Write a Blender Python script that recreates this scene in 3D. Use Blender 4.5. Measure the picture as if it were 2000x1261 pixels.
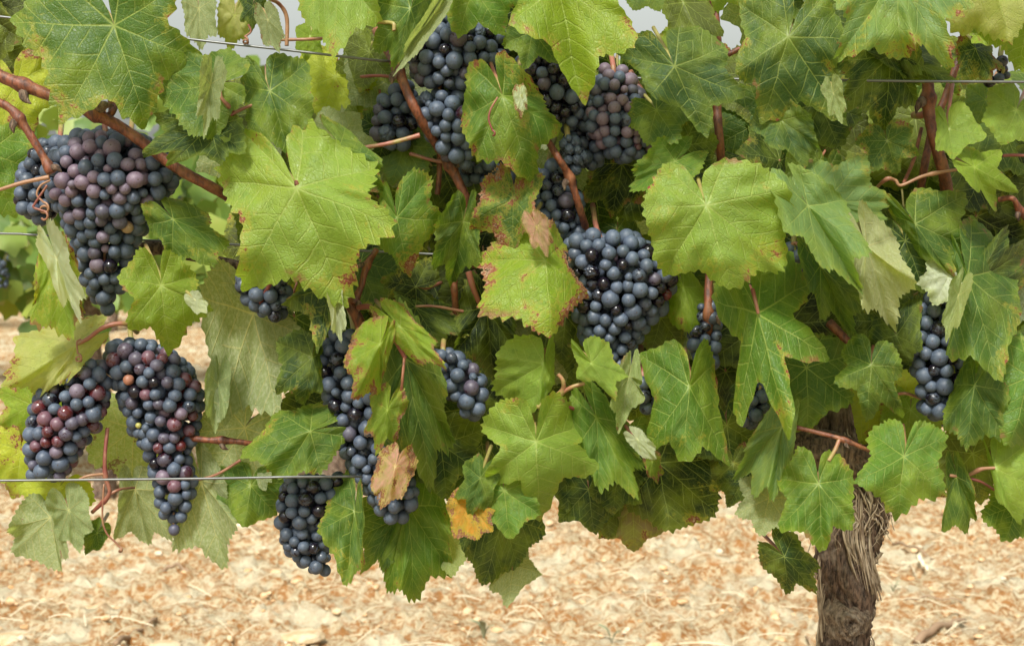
import bpy, math, random
import numpy as np
from mathutils import Vector, noise as mnoise

for o in list(bpy.data.objects):
    bpy.data.objects.remove(o)
SC = bpy.context.scene
COL = SC.collection
R = math.radians

# ------------------------------------------------------------------ camera
FPX = 2860.0                       # focal length in pixels of the 2000 px wide photograph
PITCH = math.atan((630.5 - 387.0) / FPX)
CAM = Vector((0.0, -1.10, 0.86))
cd = bpy.data.cameras.new('camera')
cam = bpy.data.objects.new('camera', cd)
COL.objects.link(cam)
cd.sensor_width = 36.0
cd.lens = 36.0 * FPX / 2000.0
cd.clip_start = 0.02
cd.clip_end = 2000.0
cam.location = CAM
cam.rotation_euler = (R(90) - PITCH, 0, 0)
cd.dof.use_dof = True
cd.dof.focus_distance = 1.06
cd.dof.aperture_fstop = 18.0
SC.camera = cam

# ------------------------------------------------------------------ sky, sun, exposure
SUN_EL, SUN_AZ = R(52), R(200)     # soft bright overcast, from behind the camera and a little left
w = bpy.data.worlds.new('World')
SC.world = w
w.use_nodes = True
nt = w.node_tree
bg = nt.nodes['Background']
sky = nt.nodes.new('ShaderNodeTexSky')
sky.sky_type = 'NISHITA'
sky.sun_disc = False
sky.sun_elevation = SUN_EL
sky.sun_rotation = SUN_AZ
sky.air_density = 1.0
sky.dust_density = 4.0
hs = nt.nodes.new('ShaderNodeHueSaturation')
hs.inputs['Saturation'].default_value = 0.12      # cloud cover: the sky is white
nt.links.new(sky.outputs[0], hs.inputs['Color'])
tint = nt.nodes.new('ShaderNodeMix'); tint.data_type = 'RGBA'; tint.blend_type = 'MULTIPLY'
tint.inputs[0].default_value = 1.0; tint.inputs[7].default_value = (0.97, 1.0, 0.93, 1)      # thin milky cloud
nt.links.new(hs.outputs[0], tint.inputs[6])
nt.links.new(tint.outputs[2], bg.inputs['Color'])
bg.inputs['Strength'].default_value = 0.098
sd = bpy.data.lights.new('sun', 'SUN')
sd.energy = 2.6
sd.angle = R(10)
sd.color = (1.0, 0.96, 0.9)
sun = bpy.data.objects.new('sun', sd)
COL.objects.link(sun)
sun.rotation_euler = (R(90) - SUN_EL, 0, R(-18))
SC.view_settings.view_transform = 'Standard'
SC.view_settings.look = 'None'
SC.view_settings.exposure = 0.88
SC.view_settings.gamma = 1.0

# ------------------------------------------------------------------ helpers
CT, ST = math.cos(PITCH), math.sin(PITCH)
def P(px, py, d=0.0):
    """world point seen at photograph pixel (px,py), d metres in front of the vine plane y=0"""
    u = (px - 1000.0) / FPX
    v = -(py - 630.5) / FPX
    y = -d
    t = (y - CAM.y) / (CT + v * ST)
    return np.array([CAM.x + t * u, y, CAM.z + t * (v * CT - ST)])
def PV(px, py, d):
    u = (px - 1000.0) / FPX
    v = -(py - 630.5) / FPX
    y = -d
    t = (y - CAM.y) / (CT + v * ST)
    return np.stack([CAM.x + t * u, y + 0 * t, CAM.z + t * (v * CT - ST)], -1)
PX = 1.0 / 2600.0                  # metres per photo pixel at the vine plane

def tag(o, label=None, cat=None, group=None, kind=None):
    if label: o['label'] = label
    if cat: o['category'] = cat
    if group: o['group'] = group
    if kind: o['kind'] = kind
    return o
def empty(name, loc, label=None, cat=None, group=None):
    o = bpy.data.objects.new(name, None)
    COL.objects.link(o)
    o.location = loc
    o.empty_display_size = 0.02
    return tag(o, label, cat, group)
def mesh_from(name, verts, faces, smooth=True, uv=None, attr=None):
    """faces: list of index lists, or an (n,k) int array"""
    me = bpy.data.meshes.new(name)
    if isinstance(faces, np.ndarray):
        verts = np.asarray(verts, dtype=np.float32)
        n, k = faces.shape
        me.vertices.add(len(verts)); me.vertices.foreach_set('co', verts.ravel())
        me.loops.add(n * k); me.loops.foreach_set('vertex_index', faces.astype(np.int32).ravel())
        me.polygons.add(n)
        me.polygons.foreach_set('loop_start', (np.arange(n) * k).astype(np.int32))
        me.update(calc_edges=True)
        if uv is not None:
            l = me.uv_layers.new(name='UVMap')
            l.data.foreach_set('uv', np.asarray(uv, dtype=np.float32)[faces.ravel()].ravel())
    else:
        me.from_pydata([tuple(v) for v in verts], [], faces)
        me.update()
    if attr:
        for an, av in attr.items():
            a = me.attributes.new(an, 'FLOAT', 'POINT')
            a.data.foreach_set('value', np.asarray(av, dtype=np.float32))
    me.validate()
    if smooth:
        me.polygons.foreach_set('use_smooth', [True] * len(me.polygons))
    return me
def obj(name, me, mat, parent=None, loc=None):
    o = bpy.data.objects.new(name, me)
    COL.objects.link(o)
    if mat is not None and not me.materials:
        me.materials.append(mat)
    if parent is not None: o.parent = parent
    if loc is not None: o.location = loc
    return o
def tube_geo(pts, rad, seg=10, cap=True, closed_noise=None):
    """pts (n,3), rad (n,) -> verts, quad faces"""
    pts = np.asarray(pts, float); n = len(pts)
    rad = np.broadcast_to(np.asarray(rad, float), (n,))
    tan = np.gradient(pts, axis=0)
    tan /= np.linalg.norm(tan, axis=1)[:, None] + 1e-12
    ref = np.array([0.0, 1.0, 0.0]) if abs(tan[0][1]) < 0.9 else np.array([1.0, 0, 0])
    a = np.cross(tan, ref); a /= np.linalg.norm(a, axis=1)[:, None] + 1e-12
    b = np.cross(tan, a)
    th = np.linspace(0, 2 * np.pi, seg, endpoint=False)
    V = pts[:, None, :] + rad[:, None, None] * (np.cos(th)[None, :, None] * a[:, None, :] + np.sin(th)[None, :, None] * b[:, None, :])
    if closed_noise is not None:
        V = V + closed_noise
    V = V.reshape(-1, 3)
    F = []
    for i in range(n - 1):
        for j in range(seg):
            k = (j + 1) % seg
            F.append((i * seg + j, i * seg + k, (i + 1) * seg + k, (i + 1) * seg + j))
    F = np.array(F)
    if cap:
        V = np.vstack([V, pts[:1], pts[-1:]])
        c0, c1 = len(V) - 2, len(V) - 1
        C = []
        for j in range(0, seg, 1):
            k = (j + 1) % seg
            C.append((c0, k, j, c0)); C.append((c1, (n - 1) * seg + j, (n - 1) * seg + k, c1))
        return V, F, C
    return V, F, []
def tube_mesh(name, pts, rad, seg=10):
    V, F, C = tube_geo(pts, rad, seg)
    faces = [tuple(f) for f in F] + [c[:3] for c in C]
    return mesh_from(name, V, faces)
def smooth_path(pts, n=24):
    """Catmull-Rom through the points (any dimension)"""
    p = np.asarray(pts, float)
    if len(p) == 2:
        t = np.linspace(0, 1, n)[:, None]
        return p[0] * (1 - t) + p[1] * t
    q = np.vstack([2 * p[0] - p[1], p, 2 * p[-1] - p[-2]])
    out = []
    m = len(p) - 1
    for s in np.linspace(0, m - 1e-6, n):
        i = int(s); t = s - i
        a, b, c, d = q[i], q[i + 1], q[i + 2], q[i + 3]
        out.append(0.5 * (2 * b + (c - a) * t + (2 * a - 5 * b + 4 * c - d) * t * t + (3 * b - 3 * c + d - a) * t ** 3))
    return np.array(out)

# ------------------------------------------------------------------ materials
def new_mat(name):
    m = bpy.data.materials.new(name)
    m.use_nodes = True
    return m, m.node_tree, m.node_tree.nodes['Principled BSDF']
class NG:
    """tiny helper to chain nodes"""
    def __init__(s, nt): s.nt = nt
    def n(s, t, **kw):
        x = s.nt.nodes.new(t)
        for k, v in kw.items(): setattr(x, k, v)
        return x
    def set(s, sock, v):
        if hasattr(v, 'is_output') or isinstance(v, bpy.types.NodeSocket): s.nt.links.new(v, sock)
        else: sock.default_value = v
    def m(s, op, a, b=0.0, c=None, clamp=False):
        x = s.n('ShaderNodeMath', operation=op); x.use_clamp = clamp
        s.set(x.inputs[0], a); s.set(x.inputs[1], b)
        if c is not None: s.set(x.inputs[2], c)
        return x.outputs[0]
    def ss(s, v, lo, hi, a=0.0, b=1.0):
        x = s.n('ShaderNodeMapRange', interpolation_type='SMOOTHSTEP')
        s.set(x.inputs[0], v); s.set(x.inputs[1], lo); s.set(x.inputs[2], hi); s.set(x.inputs[3], a); s.set(x.inputs[4], b)
        return x.outputs[0]
    def lin(s, v, lo, hi, a=0.0, b=1.0):
        x = s.n('ShaderNodeMapRange')
        s.set(x.inputs[0], v); s.set(x.inputs[1], lo); s.set(x.inputs[2], hi); s.set(x.inputs[3], a); s.set(x.inputs[4], b)
        return x.outputs[0]
    def mix(s, f, a, b, mode='MIX'):
        x = s.n('ShaderNodeMix', data_type='RGBA', blend_type=mode)
        s.set(x.inputs[0], f); s.set(x.inputs[6], a); s.set(x.inputs[7], b)
        return x.outputs[2]
    def noise(s, vec, scale, detail=4.0, rough=0.55, dist=0.0):
        x = s.n('ShaderNodeTexNoise')
        s.set(x.inputs['Vector'], vec); x.inputs['Scale'].default_value = scale
        x.inputs['Detail'].default_value = detail; x.inputs['Roughness'].default_value = rough
        x.inputs['Distortion'].default_value = dist
        return x.outputs['Fac']
    def vadd(s, a, b):
        x = s.n('ShaderNodeVectorMath', operation='ADD')
        s.set(x.inputs[0], a); s.set(x.inputs[1], b); return x.outputs[0]
    def vmul(s, a, b):
        x = s.n('ShaderNodeVectorMath', operation='MULTIPLY')
        s.set(x.inputs[0], a); s.set(x.inputs[1], b); return x.outputs[0]
    def bump(s, h, strength, dist, nrm=None):
        x = s.n('ShaderNodeBump'); x.inputs['Strength'].default_value = strength; x.inputs['Distance'].default_value = dist
        s.set(x.inputs['Height'], h)
        if nrm is not None: s.set(x.inputs['Normal'], nrm)
        return x.outputs[0]
C4 = lambda r, g, b: (r, g, b, 1.0)

def leaf_material(name='leaf'):
    m, nt, pb = new_mat(name)
    g = NG(nt)
    oi = g.n('ShaderNodeObjectInfo')
    uvn = g.n('ShaderNodeUVMap'); uvn.uv_map = 'UVMap'
    uv = uvn.outputs[0]
    rnd = oi.outputs['Random']; col = oi.outputs['Color']; dis = oi.outputs['Alpha']
    cmb = g.n('ShaderNodeCombineXYZ')
    g.set(cmb.inputs[0], g.m('MULTIPLY', rnd, 37.0)); g.set(cmb.inputs[1], g.m('MULTIPLY', rnd, 91.0)); g.set(cmb.inputs[2], g.m('MULTIPLY', rnd, 13.0))
    puv = g.vadd(uv, cmb.outputs[0])
    # veins: fold on the midrib, pick the main vein of the sector, then side veins off it
    wob = g.noise(puv, 2.2, 2.0)
    sep = g.n('ShaderNodeSeparateXYZ'); g.set(sep.inputs[0], uv)
    xs = g.m('ADD', sep.outputs[0], g.m('MULTIPLY', g.m('SUBTRACT', wob, 0.5), 0.05))
    xa = g.m('ABSOLUTE', xs); y = sep.outputs[1]
    ang = g.m('ARCTAN2', xa, y)
    r = g.m('SQRT', g.m('ADD', g.m('MULTIPLY', xa, xa), g.m('MULTIPLY', y, y)))
    a1, a2, a3 = R(50), R(105), R(150)
    base = g.m('ADD', g.m('MULTIPLY', g.m('GREATER_THAN', ang, R(24)), a1),
               g.m('ADD', g.m('MULTIPLY', g.m('GREATER_THAN', ang, R(76)), a2 - a1),
                   g.m('MULTIPLY', g.m('GREATER_THAN', ang, R(130)), a3 - a2)))
    da = g.m('SUBTRACT', ang, base)
    u = g.m('MULTIPLY', r, g.m('COSINE', da))
    vs = g.m('MULTIPLY', r, g.m('SINE', da))
    v = g.m('ABSOLUTE', vs)
    side = g.m('GREATER_THAN', vs, 0.0)
    wv = g.m('MULTIPLY', g.m('SUBTRACT', 1.12, g.m('MINIMUM', r, 1.0)), 0.0145)
    main = g.ss(v, g.m('MULTIPLY', wv, 0.1), wv, 1.0, 0.0)
    rin = g.ss(r, 0.02, 0.12)
    t = g.m('ADD', g.m('SUBTRACT', g.m('MULTIPLY', u, 6.3), g.m('MULTIPLY', v, 5.0)), g.m('ADD', g.m('MULTIPLY', side, 0.45), g.m('MULTIPLY', wob, 0.6)))
    fr = g.m('ABSOLUTE', g.m('SUBTRACT', g.m('FRACT', t), 0.5))
    sec = g.m('MULTIPLY', g.ss(fr, 0.02, 0.075, 1.0, 0.0), g.ss(r, 0.12, 0.3))
    vor = g.n('ShaderNodeTexVoronoi', feature='DISTANCE_TO_EDGE'); g.set(vor.inputs['Vector'], puv); vor.inputs['Scale'].default_value = 13.0
    ter = g.ss(vor.outputs['Distance'], 0.0, 0.10, 1.0, 0.0)
    vor2 = g.n('ShaderNodeTexVoronoi', feature='DISTANCE_TO_EDGE'); g.set(vor2.inputs['Vector'], puv); vor2.inputs['Scale'].default_value = 34.0
    ter2 = g.ss(vor2.outputs['Distance'], 0.0, 0.12, 1.0, 0.0)
    ea = g.n('ShaderNodeAttribute'); ea.attribute_name = 'edge'
    edge = ea.outputs['Fac']
    # colour
    n1 = g.noise(puv, 1.6, 3.0); n2 = g.noise(puv, 7.0, 6.0, 0.65); n3 = g.noise(puv, 26.0, 5.0, 0.7)
    yel = g.mix(0.55, col, C4(0.26, 0.33, 0.03))
    c = g.mix(g.ss(n1, 0.42, 0.70, 0.0, 0.95), col, yel)
    c = g.mix(g.m('MULTIPLY', g.ss(edge, 0.80, 1.0), g.ss(n2, 0.35, 0.6)), c, yel)
    drk = g.mix(1.0, col, C4(0.55, 0.66, 0.6), 'MULTIPLY')
    c = g.mix(g.ss(n2, 0.5, 0.75, 0.0, 0.7), c, drk)
    vein = g.mix(0.62, col, C4(0.38, 0.45, 0.12))
    c = g.mix(g.m('MULTIPLY', ter2, 0.10), c, vein)
    c = g.mix(g.m('MULTIPLY', ter, 0.14), c, vein)
    c = g.mix(g.m('MULTIPLY', sec, 0.62), c, vein)
    c = g.mix(g.m('MULTIPLY', main, 0.95), c, vein)
    # diseased patches: red-brown spots with pale dry hearts, towards the margin
    nb = g.noise(g.vadd(puv, (7.3, 2.1, 4.4)), 2.6, 3.0, 0.55)
    nf = g.noise(g.vadd(puv, (1.3, 9.1, 0.4)), 19.0, 4.0, 0.7)
    dm = g.m('ADD', g.m('ADD', g.m('MULTIPLY', nb, 0.75), g.m('MULTIPLY', nf, 0.45)), g.m('MULTIPLY', g.ss(edge, 0.55, 1.0), 0.10))
    thr = g.m('SUBTRACT', 0.89, g.m('MULTIPLY', dis, 0.22))
    spot = g.ss(dm, thr, g.m('ADD', thr, 0.045))
    halo = g.ss(dm, g.m('SUBTRACT', thr, 0.10), thr)
    c = g.mix(g.m('MULTIPLY', halo, 0.6), c, C4(0.36, 0.34, 0.05))
    c = g.mix(spot, c, g.mix(g.ss(n3, 0.4, 0.65), C4(0.17, 0.035, 0.02), C4(0.28, 0.13, 0.05)))
    dry = g.ss(dm, g.m('ADD', thr, 0.07), g.m('ADD', thr, 0.13))
    c = g.mix(g.m('MULTIPLY', dry, 0.8), c, C4(0.45, 0.33, 0.2))
    # crisp brown rim here and there, yellow fields between the veins
    rim = g.m('MULTIPLY', g.ss(edge, 0.86, 0.97), g.ss(g.m('ADD', g.noise(g.vadd(puv, (3.7, 5.5, 1.1)), 3.4, 4.0, 0.65), g.m('MULTIPLY', dis, 0.14)), 0.645, 0.70))
    c = g.mix(g.m('MULTIPLY', rim, 0.85), c, g.mix(n3, C4(0.20, 0.07, 0.03), C4(0.34, 0.22, 0.10)))
    fleck = g.m('MULTIPLY', g.ss(g.noise(g.vadd(puv, (8.1, 0.3, 2.2)), 48.0, 2.0, 0.5), 0.70, 0.74), g.ss(n1, 0.45, 0.6))
    c = g.mix(g.m('MULTIPLY', fleck, 0.8), c, C4(0.16, 0.06, 0.03))
    # pale dusty residue
    dust = g.m('MULTIPLY', g.ss(n3, 0.52, 0.75), g.ss(g.noise(puv, 3.1, 2.0), 0.45, 0.7))
    c = g.mix(g.m('MULTIPLY', dust, 0.13), c, C4(0.42, 0.45, 0.36))
    # underside: pale felt with raised veins
    geo = g.n('ShaderNodeNewGeometry')
    back = geo.outputs['Backfacing']
    und = g.mix(0.55, col, C4(0.34, 0.39, 0.19))
    und = g.mix(g.m('MULTIPLY', g.ss(n3, 0.4, 0.7), 0.45), und, C4(0.5, 0.52, 0.38))
    und = g.mix(g.m('MULTIPLY', g.m('MAXIMUM', main, g.m('MULTIPLY', sec, 0.6)), 0.7), und, C4(0.50, 0.47, 0.22))
    und = g.mix(g.m('MULTIPLY', spot, 0.6), und, C4(0.22, 0.06, 0.04))
    c = g.mix(back, c, und)
    # relief
    h = g.m('SUBTRACT', g.m('MULTIPLY', n2, 0.55), g.m('ADD', g.m('MULTIPLY', ter, 0.16), g.m('ADD', g.m('MULTIPLY', ter2, 0.12), g.m('ADD', g.m('MULTIPLY', sec, 0.30), g.m('MULTIPLY', main, 0.2)))))
    bn = g.bump(h, 0.8, 0.0015)
    g.set(bn.node.inputs['Strength'], g.m('MULTIPLY', rin, 0.8))
    g.set(pb.inputs['Base Color'], c); g.set(pb.inputs['Normal'], bn)
    ro = g.lin(n2, 0.3, 0.7, 0.34, 0.56)
    g.set(pb.inputs['Roughness'], g.m('ADD', ro, g.m('MULTIPLY', g.m('ADD', back, spot), 0.3), clamp=True))
    g.set(pb.inputs['Specular IOR Level'], g.m('SUBTRACT', 0.40, g.m('MULTIPLY', back, 0.3)))
    tr = g.n('ShaderNodeBsdfTranslucent')
    tc = g.mix(1.0, c, C4(1.8, 1.9, 0.7), 'MULTIPLY')
    g.set(tr.inputs['Color'], tc); g.set(tr.inputs['Normal'], bn)
    mx = g.n('ShaderNodeMixShader'); g.set(mx.inputs[0], g.m('SUBTRACT', 0.42, g.m('MULTIPLY', spot, 0.25)))
    nt.links.new(pb.outputs[0], mx.inputs[1]); nt.links.new(tr.outputs[0], mx.inputs[2])
    hole = g.ss(dm, g.m('ADD', thr, 0.125), g.m('ADD', thr, 0.132))      # the dry hearts have fallen out
    tp_ = g.n('ShaderNodeBsdfTransparent'); mh = g.n('ShaderNodeMixShader'); g.set(mh.inputs[0], hole)
    nt.links.new(mx.outputs[0], mh.inputs[1]); nt.links.new(tp_.outputs[0], mh.inputs[2])
    nt.links.new(mh.outputs[0], nt.nodes['Material Output'].inputs['Surface'])
    return m
M_LEAF = leaf_material()

def grape_material():
    m, nt, pb = new_mat('grape_skin')
    g = NG(nt)
    oi = g.n('ShaderNodeObjectInfo'); tc = g.n('ShaderNodeTexCoord')
    rnd = oi.outputs['Random']
    cmb = g.n('ShaderNodeCombineXYZ')
    g.set(cmb.inputs[0], g.m('MULTIPLY', rnd, 57.0)); g.set(cmb.inputs[1], g.m('MULTIPLY', rnd, 23.0)); g.set(cmb.inputs[2], g.m('MULTIPLY', rnd, 71.0))
    p = g.vadd(g.vmul(tc.outputs['Object'], (145.0, 145.0, 145.0)), cmb.outputs[0])   # unit of a grape radius
    n1 = g.noise(p, 0.9, 3.0, 0.5, 0.6); n2 = g.noise(p, 4.5, 5.0, 0.65); n3 = g.noise(p, 16.0, 4.0, 0.7)
    al = oi.outputs['Alpha']
    rub = g.ss(g.m('ADD', n1, g.m('MULTIPLY', g.m('SUBTRACT', n2, 0.5), 0.25)), g.m('MULTIPLY', g.m('SUBTRACT', 1.0, al), 0.62), g.m('ADD', g.m('MULTIPLY', g.m('SUBTRACT', 1.0, al), 0.62), 0.09))
    bloom = g.m('MULTIPLY', rub, g.m('ADD', g.m('MULTIPLY', al, 0.55), g.lin(n2, 0.3, 0.7, 0.10, 0.40)), clamp=True)
    scr = g.ss(g.noise(p, 2.3, 2.0, 0.5, 3.0), 0.62, 0.66)
    bloom = g.m('MULTIPLY', bloom, g.m('SUBTRACT', 1.0, g.m('MULTIPLY', scr, 0.5)))
    lum = g.mix(0.38, C4(0.125, 0.172, 0.235), g.mix(1.0, oi.outputs['Color'], C4(2.6, 2.6, 2.6), 'MULTIPLY'))
    c = g.mix(bloom, oi.outputs['Color'], lum)
    c = g.mix(g.m('MULTIPLY', g.ss(n3, 0.62, 0.75), g.m('MULTIPLY', bloom, 0.5)), c, C4(0.3, 0.33, 0.38))
    sep = g.n('ShaderNodeSeparateXYZ'); g.set(sep.inputs[0], g.vmul(tc.outputs['Object'], (145.0, 145.0, 145.0)))
    rr = g.m('SQRT', g.m('ADD', g.m('MULTIPLY', sep.outputs[0], sep.outputs[0]), g.m('MULTIPLY', sep.outputs[1], sep.outputs[1])))
    scar = g.m('MULTIPLY', g.ss(rr, 0.05, 0.10, 1.0, 0.0), g.m('GREATER_THAN', sep.outputs[2], 0.0))
    c = g.mix(scar, c, C4(0.05, 0.03, 0.02))
    g.set(pb.inputs['Base Color'], c)
    g.set(pb.inputs['Roughness'], g.lin(bloom, 0.0, 0.75, 0.17, 0.58))
    pb.inputs['Specular IOR Level'].default_value = 0.5
    g.set(pb.inputs['Normal'], g.bump(n2, 0.12, 0.0008))
    return m
M_GRAPE = grape_material()

def wood_material(name, c1, c2, c3, scale, stretch=(1, 1, 0.12), bump=0.6, dist=0.002, rough=0.75):
    m, nt, pb = new_mat(name)
    g = NG(nt)
    tc = g.n('ShaderNodeTexCoord')
    p = g.vmul(tc.outputs['Object'], stretch)
    n1 = g.noise(p, scale, 8.0, 0.65, 0.4); n2 = g.noise(tc.outputs['Object'], scale * 0.25, 3.0)
    c = g.mix(g.ss(n1, 0.36, 0.66), C4(*c1), C4(*c2))
    c = g.mix(g.ss(n2, 0.45, 0.7), c, g.mix(0.5, c, C4(*c3)))
    g.set(pb.inputs['Base Color'], c); pb.inputs['Roughness'].default_value = rough
    g.set(pb.inputs['Normal'], g.bump(n1, bump, dist))
    return m
M_BARK = wood_material('old_bark', (0.030, 0.017, 0.010), (0.23, 0.145, 0.095), (0.38, 0.30, 0.22), 420, (1, 1, 0.16), 1.0, 0.0045, 0.85)
M_FIBRE = wood_material('bark_fibre', (0.17, 0.115, 0.07), (0.46, 0.37, 0.26), (0.55, 0.47, 0.35), 400, (1, 1, 0.12), 0.7, 0.0015, 0.9)
M_KNOT = wood_material('knot_wood', (0.07, 0.045, 0.028), (0.32, 0.24, 0.165), (0.42, 0.34, 0.25), 420, (1, 1, 0.5), 1.0, 0.003, 0.85)
M_CANE = wood_material('cane_bark', (0.060, 0.018, 0.009), (0.21, 0.062, 0.026), (0.34, 0.15, 0.07), 330, (1, 1, 0.35), 0.7, 0.0012, 0.5)
def stalk_material(name, a, b):
    m, nt, pb = new_mat(name); g = NG(nt)
    tc = g.n('ShaderNodeTexCoord'); oi = g.n('ShaderNodeObjectInfo')
    n = g.noise(tc.outputs['Object'], 60, 4.0)
    g.set(pb.inputs['Base Color'], g.mix(g.ss(g.m('ADD', n, g.m('MULTIPLY', g.m('SUBTRACT', oi.outputs['Random'], 0.5), 0.35)), 0.35, 0.65), C4(*a), C4(*b)))
    pb.inputs['Roughness'].default_value = 0.45
    g.set(pb.inputs['Normal'], g.bump(g.noise(tc.outputs['Object'], 700, 3.0), 0.25, 0.0006))
    return m
M_STALK = stalk_material('petiole_skin', (0.30, 0.11, 0.075), (0.27, 0.24, 0.07))
M_RED = stalk_material('red_stalk', (0.19, 0.050, 0.038), (0.30, 0.16, 0.085))
def wire_material():
    m, nt, pb = new_mat('galvanised_wire'); g = NG(nt)
    tc = g.n('ShaderNodeTexCoord')
    n = g.noise(g.vmul(tc.outputs['Object'], (0.2, 1, 1)), 300, 4.0)
    g.set(pb.inputs['Base Color'], g.mix(n, C4(0.10, 0.105, 0.10), C4(0.24, 0.245, 0.24)))
    pb.inputs['Metallic'].default_value = 0.8
    g.set(pb.inputs['Roughness'], g.lin(n, 0.3, 0.7, 0.35, 0.6))
    return m
M_WIRE = wire_material()
# ------------------------------------------------------------------ leaves
def leaf_template(seed, na=216, nr=17, lob=1.0):
    """toothed vine-leaf outline in its own flat coordinates (midrib along +y, unit tip)"""
    rg = np.random.RandomState(seed)
    th = np.radians(np.linspace(-176, 176, na))
    kd = np.array([0, 25, 50, 77, 105, 128, 148, 166, 176], float)
    out = np.zeros(na)
    for sgn in (-1, 1):
        j = rg.uniform(-0.07, 0.07, 9)
        kr = np.array([1.0, 0.80 - 0.10 * (lob - 1), 0.95, 0.76 - 0.10 * (lob - 1), 0.86, 0.72, 0.66, 0.50, 0.20]) + j
        kr[0] = 1.0
        m = (th * sgn) >= 0
        a = np.degrees(np.abs(th[m]))
        # smooth interpolation between the knots
        i = np.clip(np.searchsorted(kd, a, side='right') - 1, 0, 7)
        t = (a - kd[i]) / (kd[i + 1] - kd[i])
        pointed = np.where(np.isin(i, (0, 2, 4)), t ** 0.8, 1 - (1 - t) ** 0.8)
        tt = 0.5 * pointed + 0.5 * (t * t * (3 - 2 * t))
        out[m] = kr[i] * (1 - tt) + kr[i + 1] * tt
    # irregular saw teeth
    ta, tw = rg.uniform(0.7, 1.5), rg.uniform(0.75, 1.25)
    teeth = np.zeros(na); deg = np.degrees(th)
    x = -176.0
    while x < 176:
        wd = tw * rg.uniform(5.5, 12.0); am = ta * rg.uniform(0.03, 0.085)
        m = (deg >= x) & (deg < x + wd)
        f = (deg[m] - x) / wd
        pk = 0.55
        teeth[m] = am * np.where(f < pk, f / pk, (1 - f) / (1 - pk))
        x += wd
    teeth *= np.clip((176 - np.abs(deg)) / 25, 0.1, 1)
    s = np.linspace(0, 1, nr + 1)[1:] ** 0.92
    rho = s[:, None] * out[None, :] * (1 - 0.03 + teeth[None, :] * (s[:, None] ** 14))
    X = rho * np.sin(th)[None, :]; Y = rho * np.cos(th)[None, :]
    can = np.vstack([[[0.0, 0.0]], np.stack([X, Y], -1).reshape(-1, 2)])
    edge = np.concatenate([[0.0], np.repeat(s, na)])
    F = []
    j = np.arange(na - 1)
    for k in range(nr - 1):
        a = 1 + k * na + j
        F.append(np.stack([a, a + 1, a + 1 + na, a + na], -1))
    quads = np.vstack(F)
    tris = np.stack([np.zeros(na - 1, int), 2 + j, 1 + j], -1)
    return can, edge, quads, tris
SECT = np.radians([0, 50, 105])
CR = np.array([1.0, 0.95, 0.86])
def dirv(a): return np.array([math.sin(a), math.cos(a)])

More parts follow.
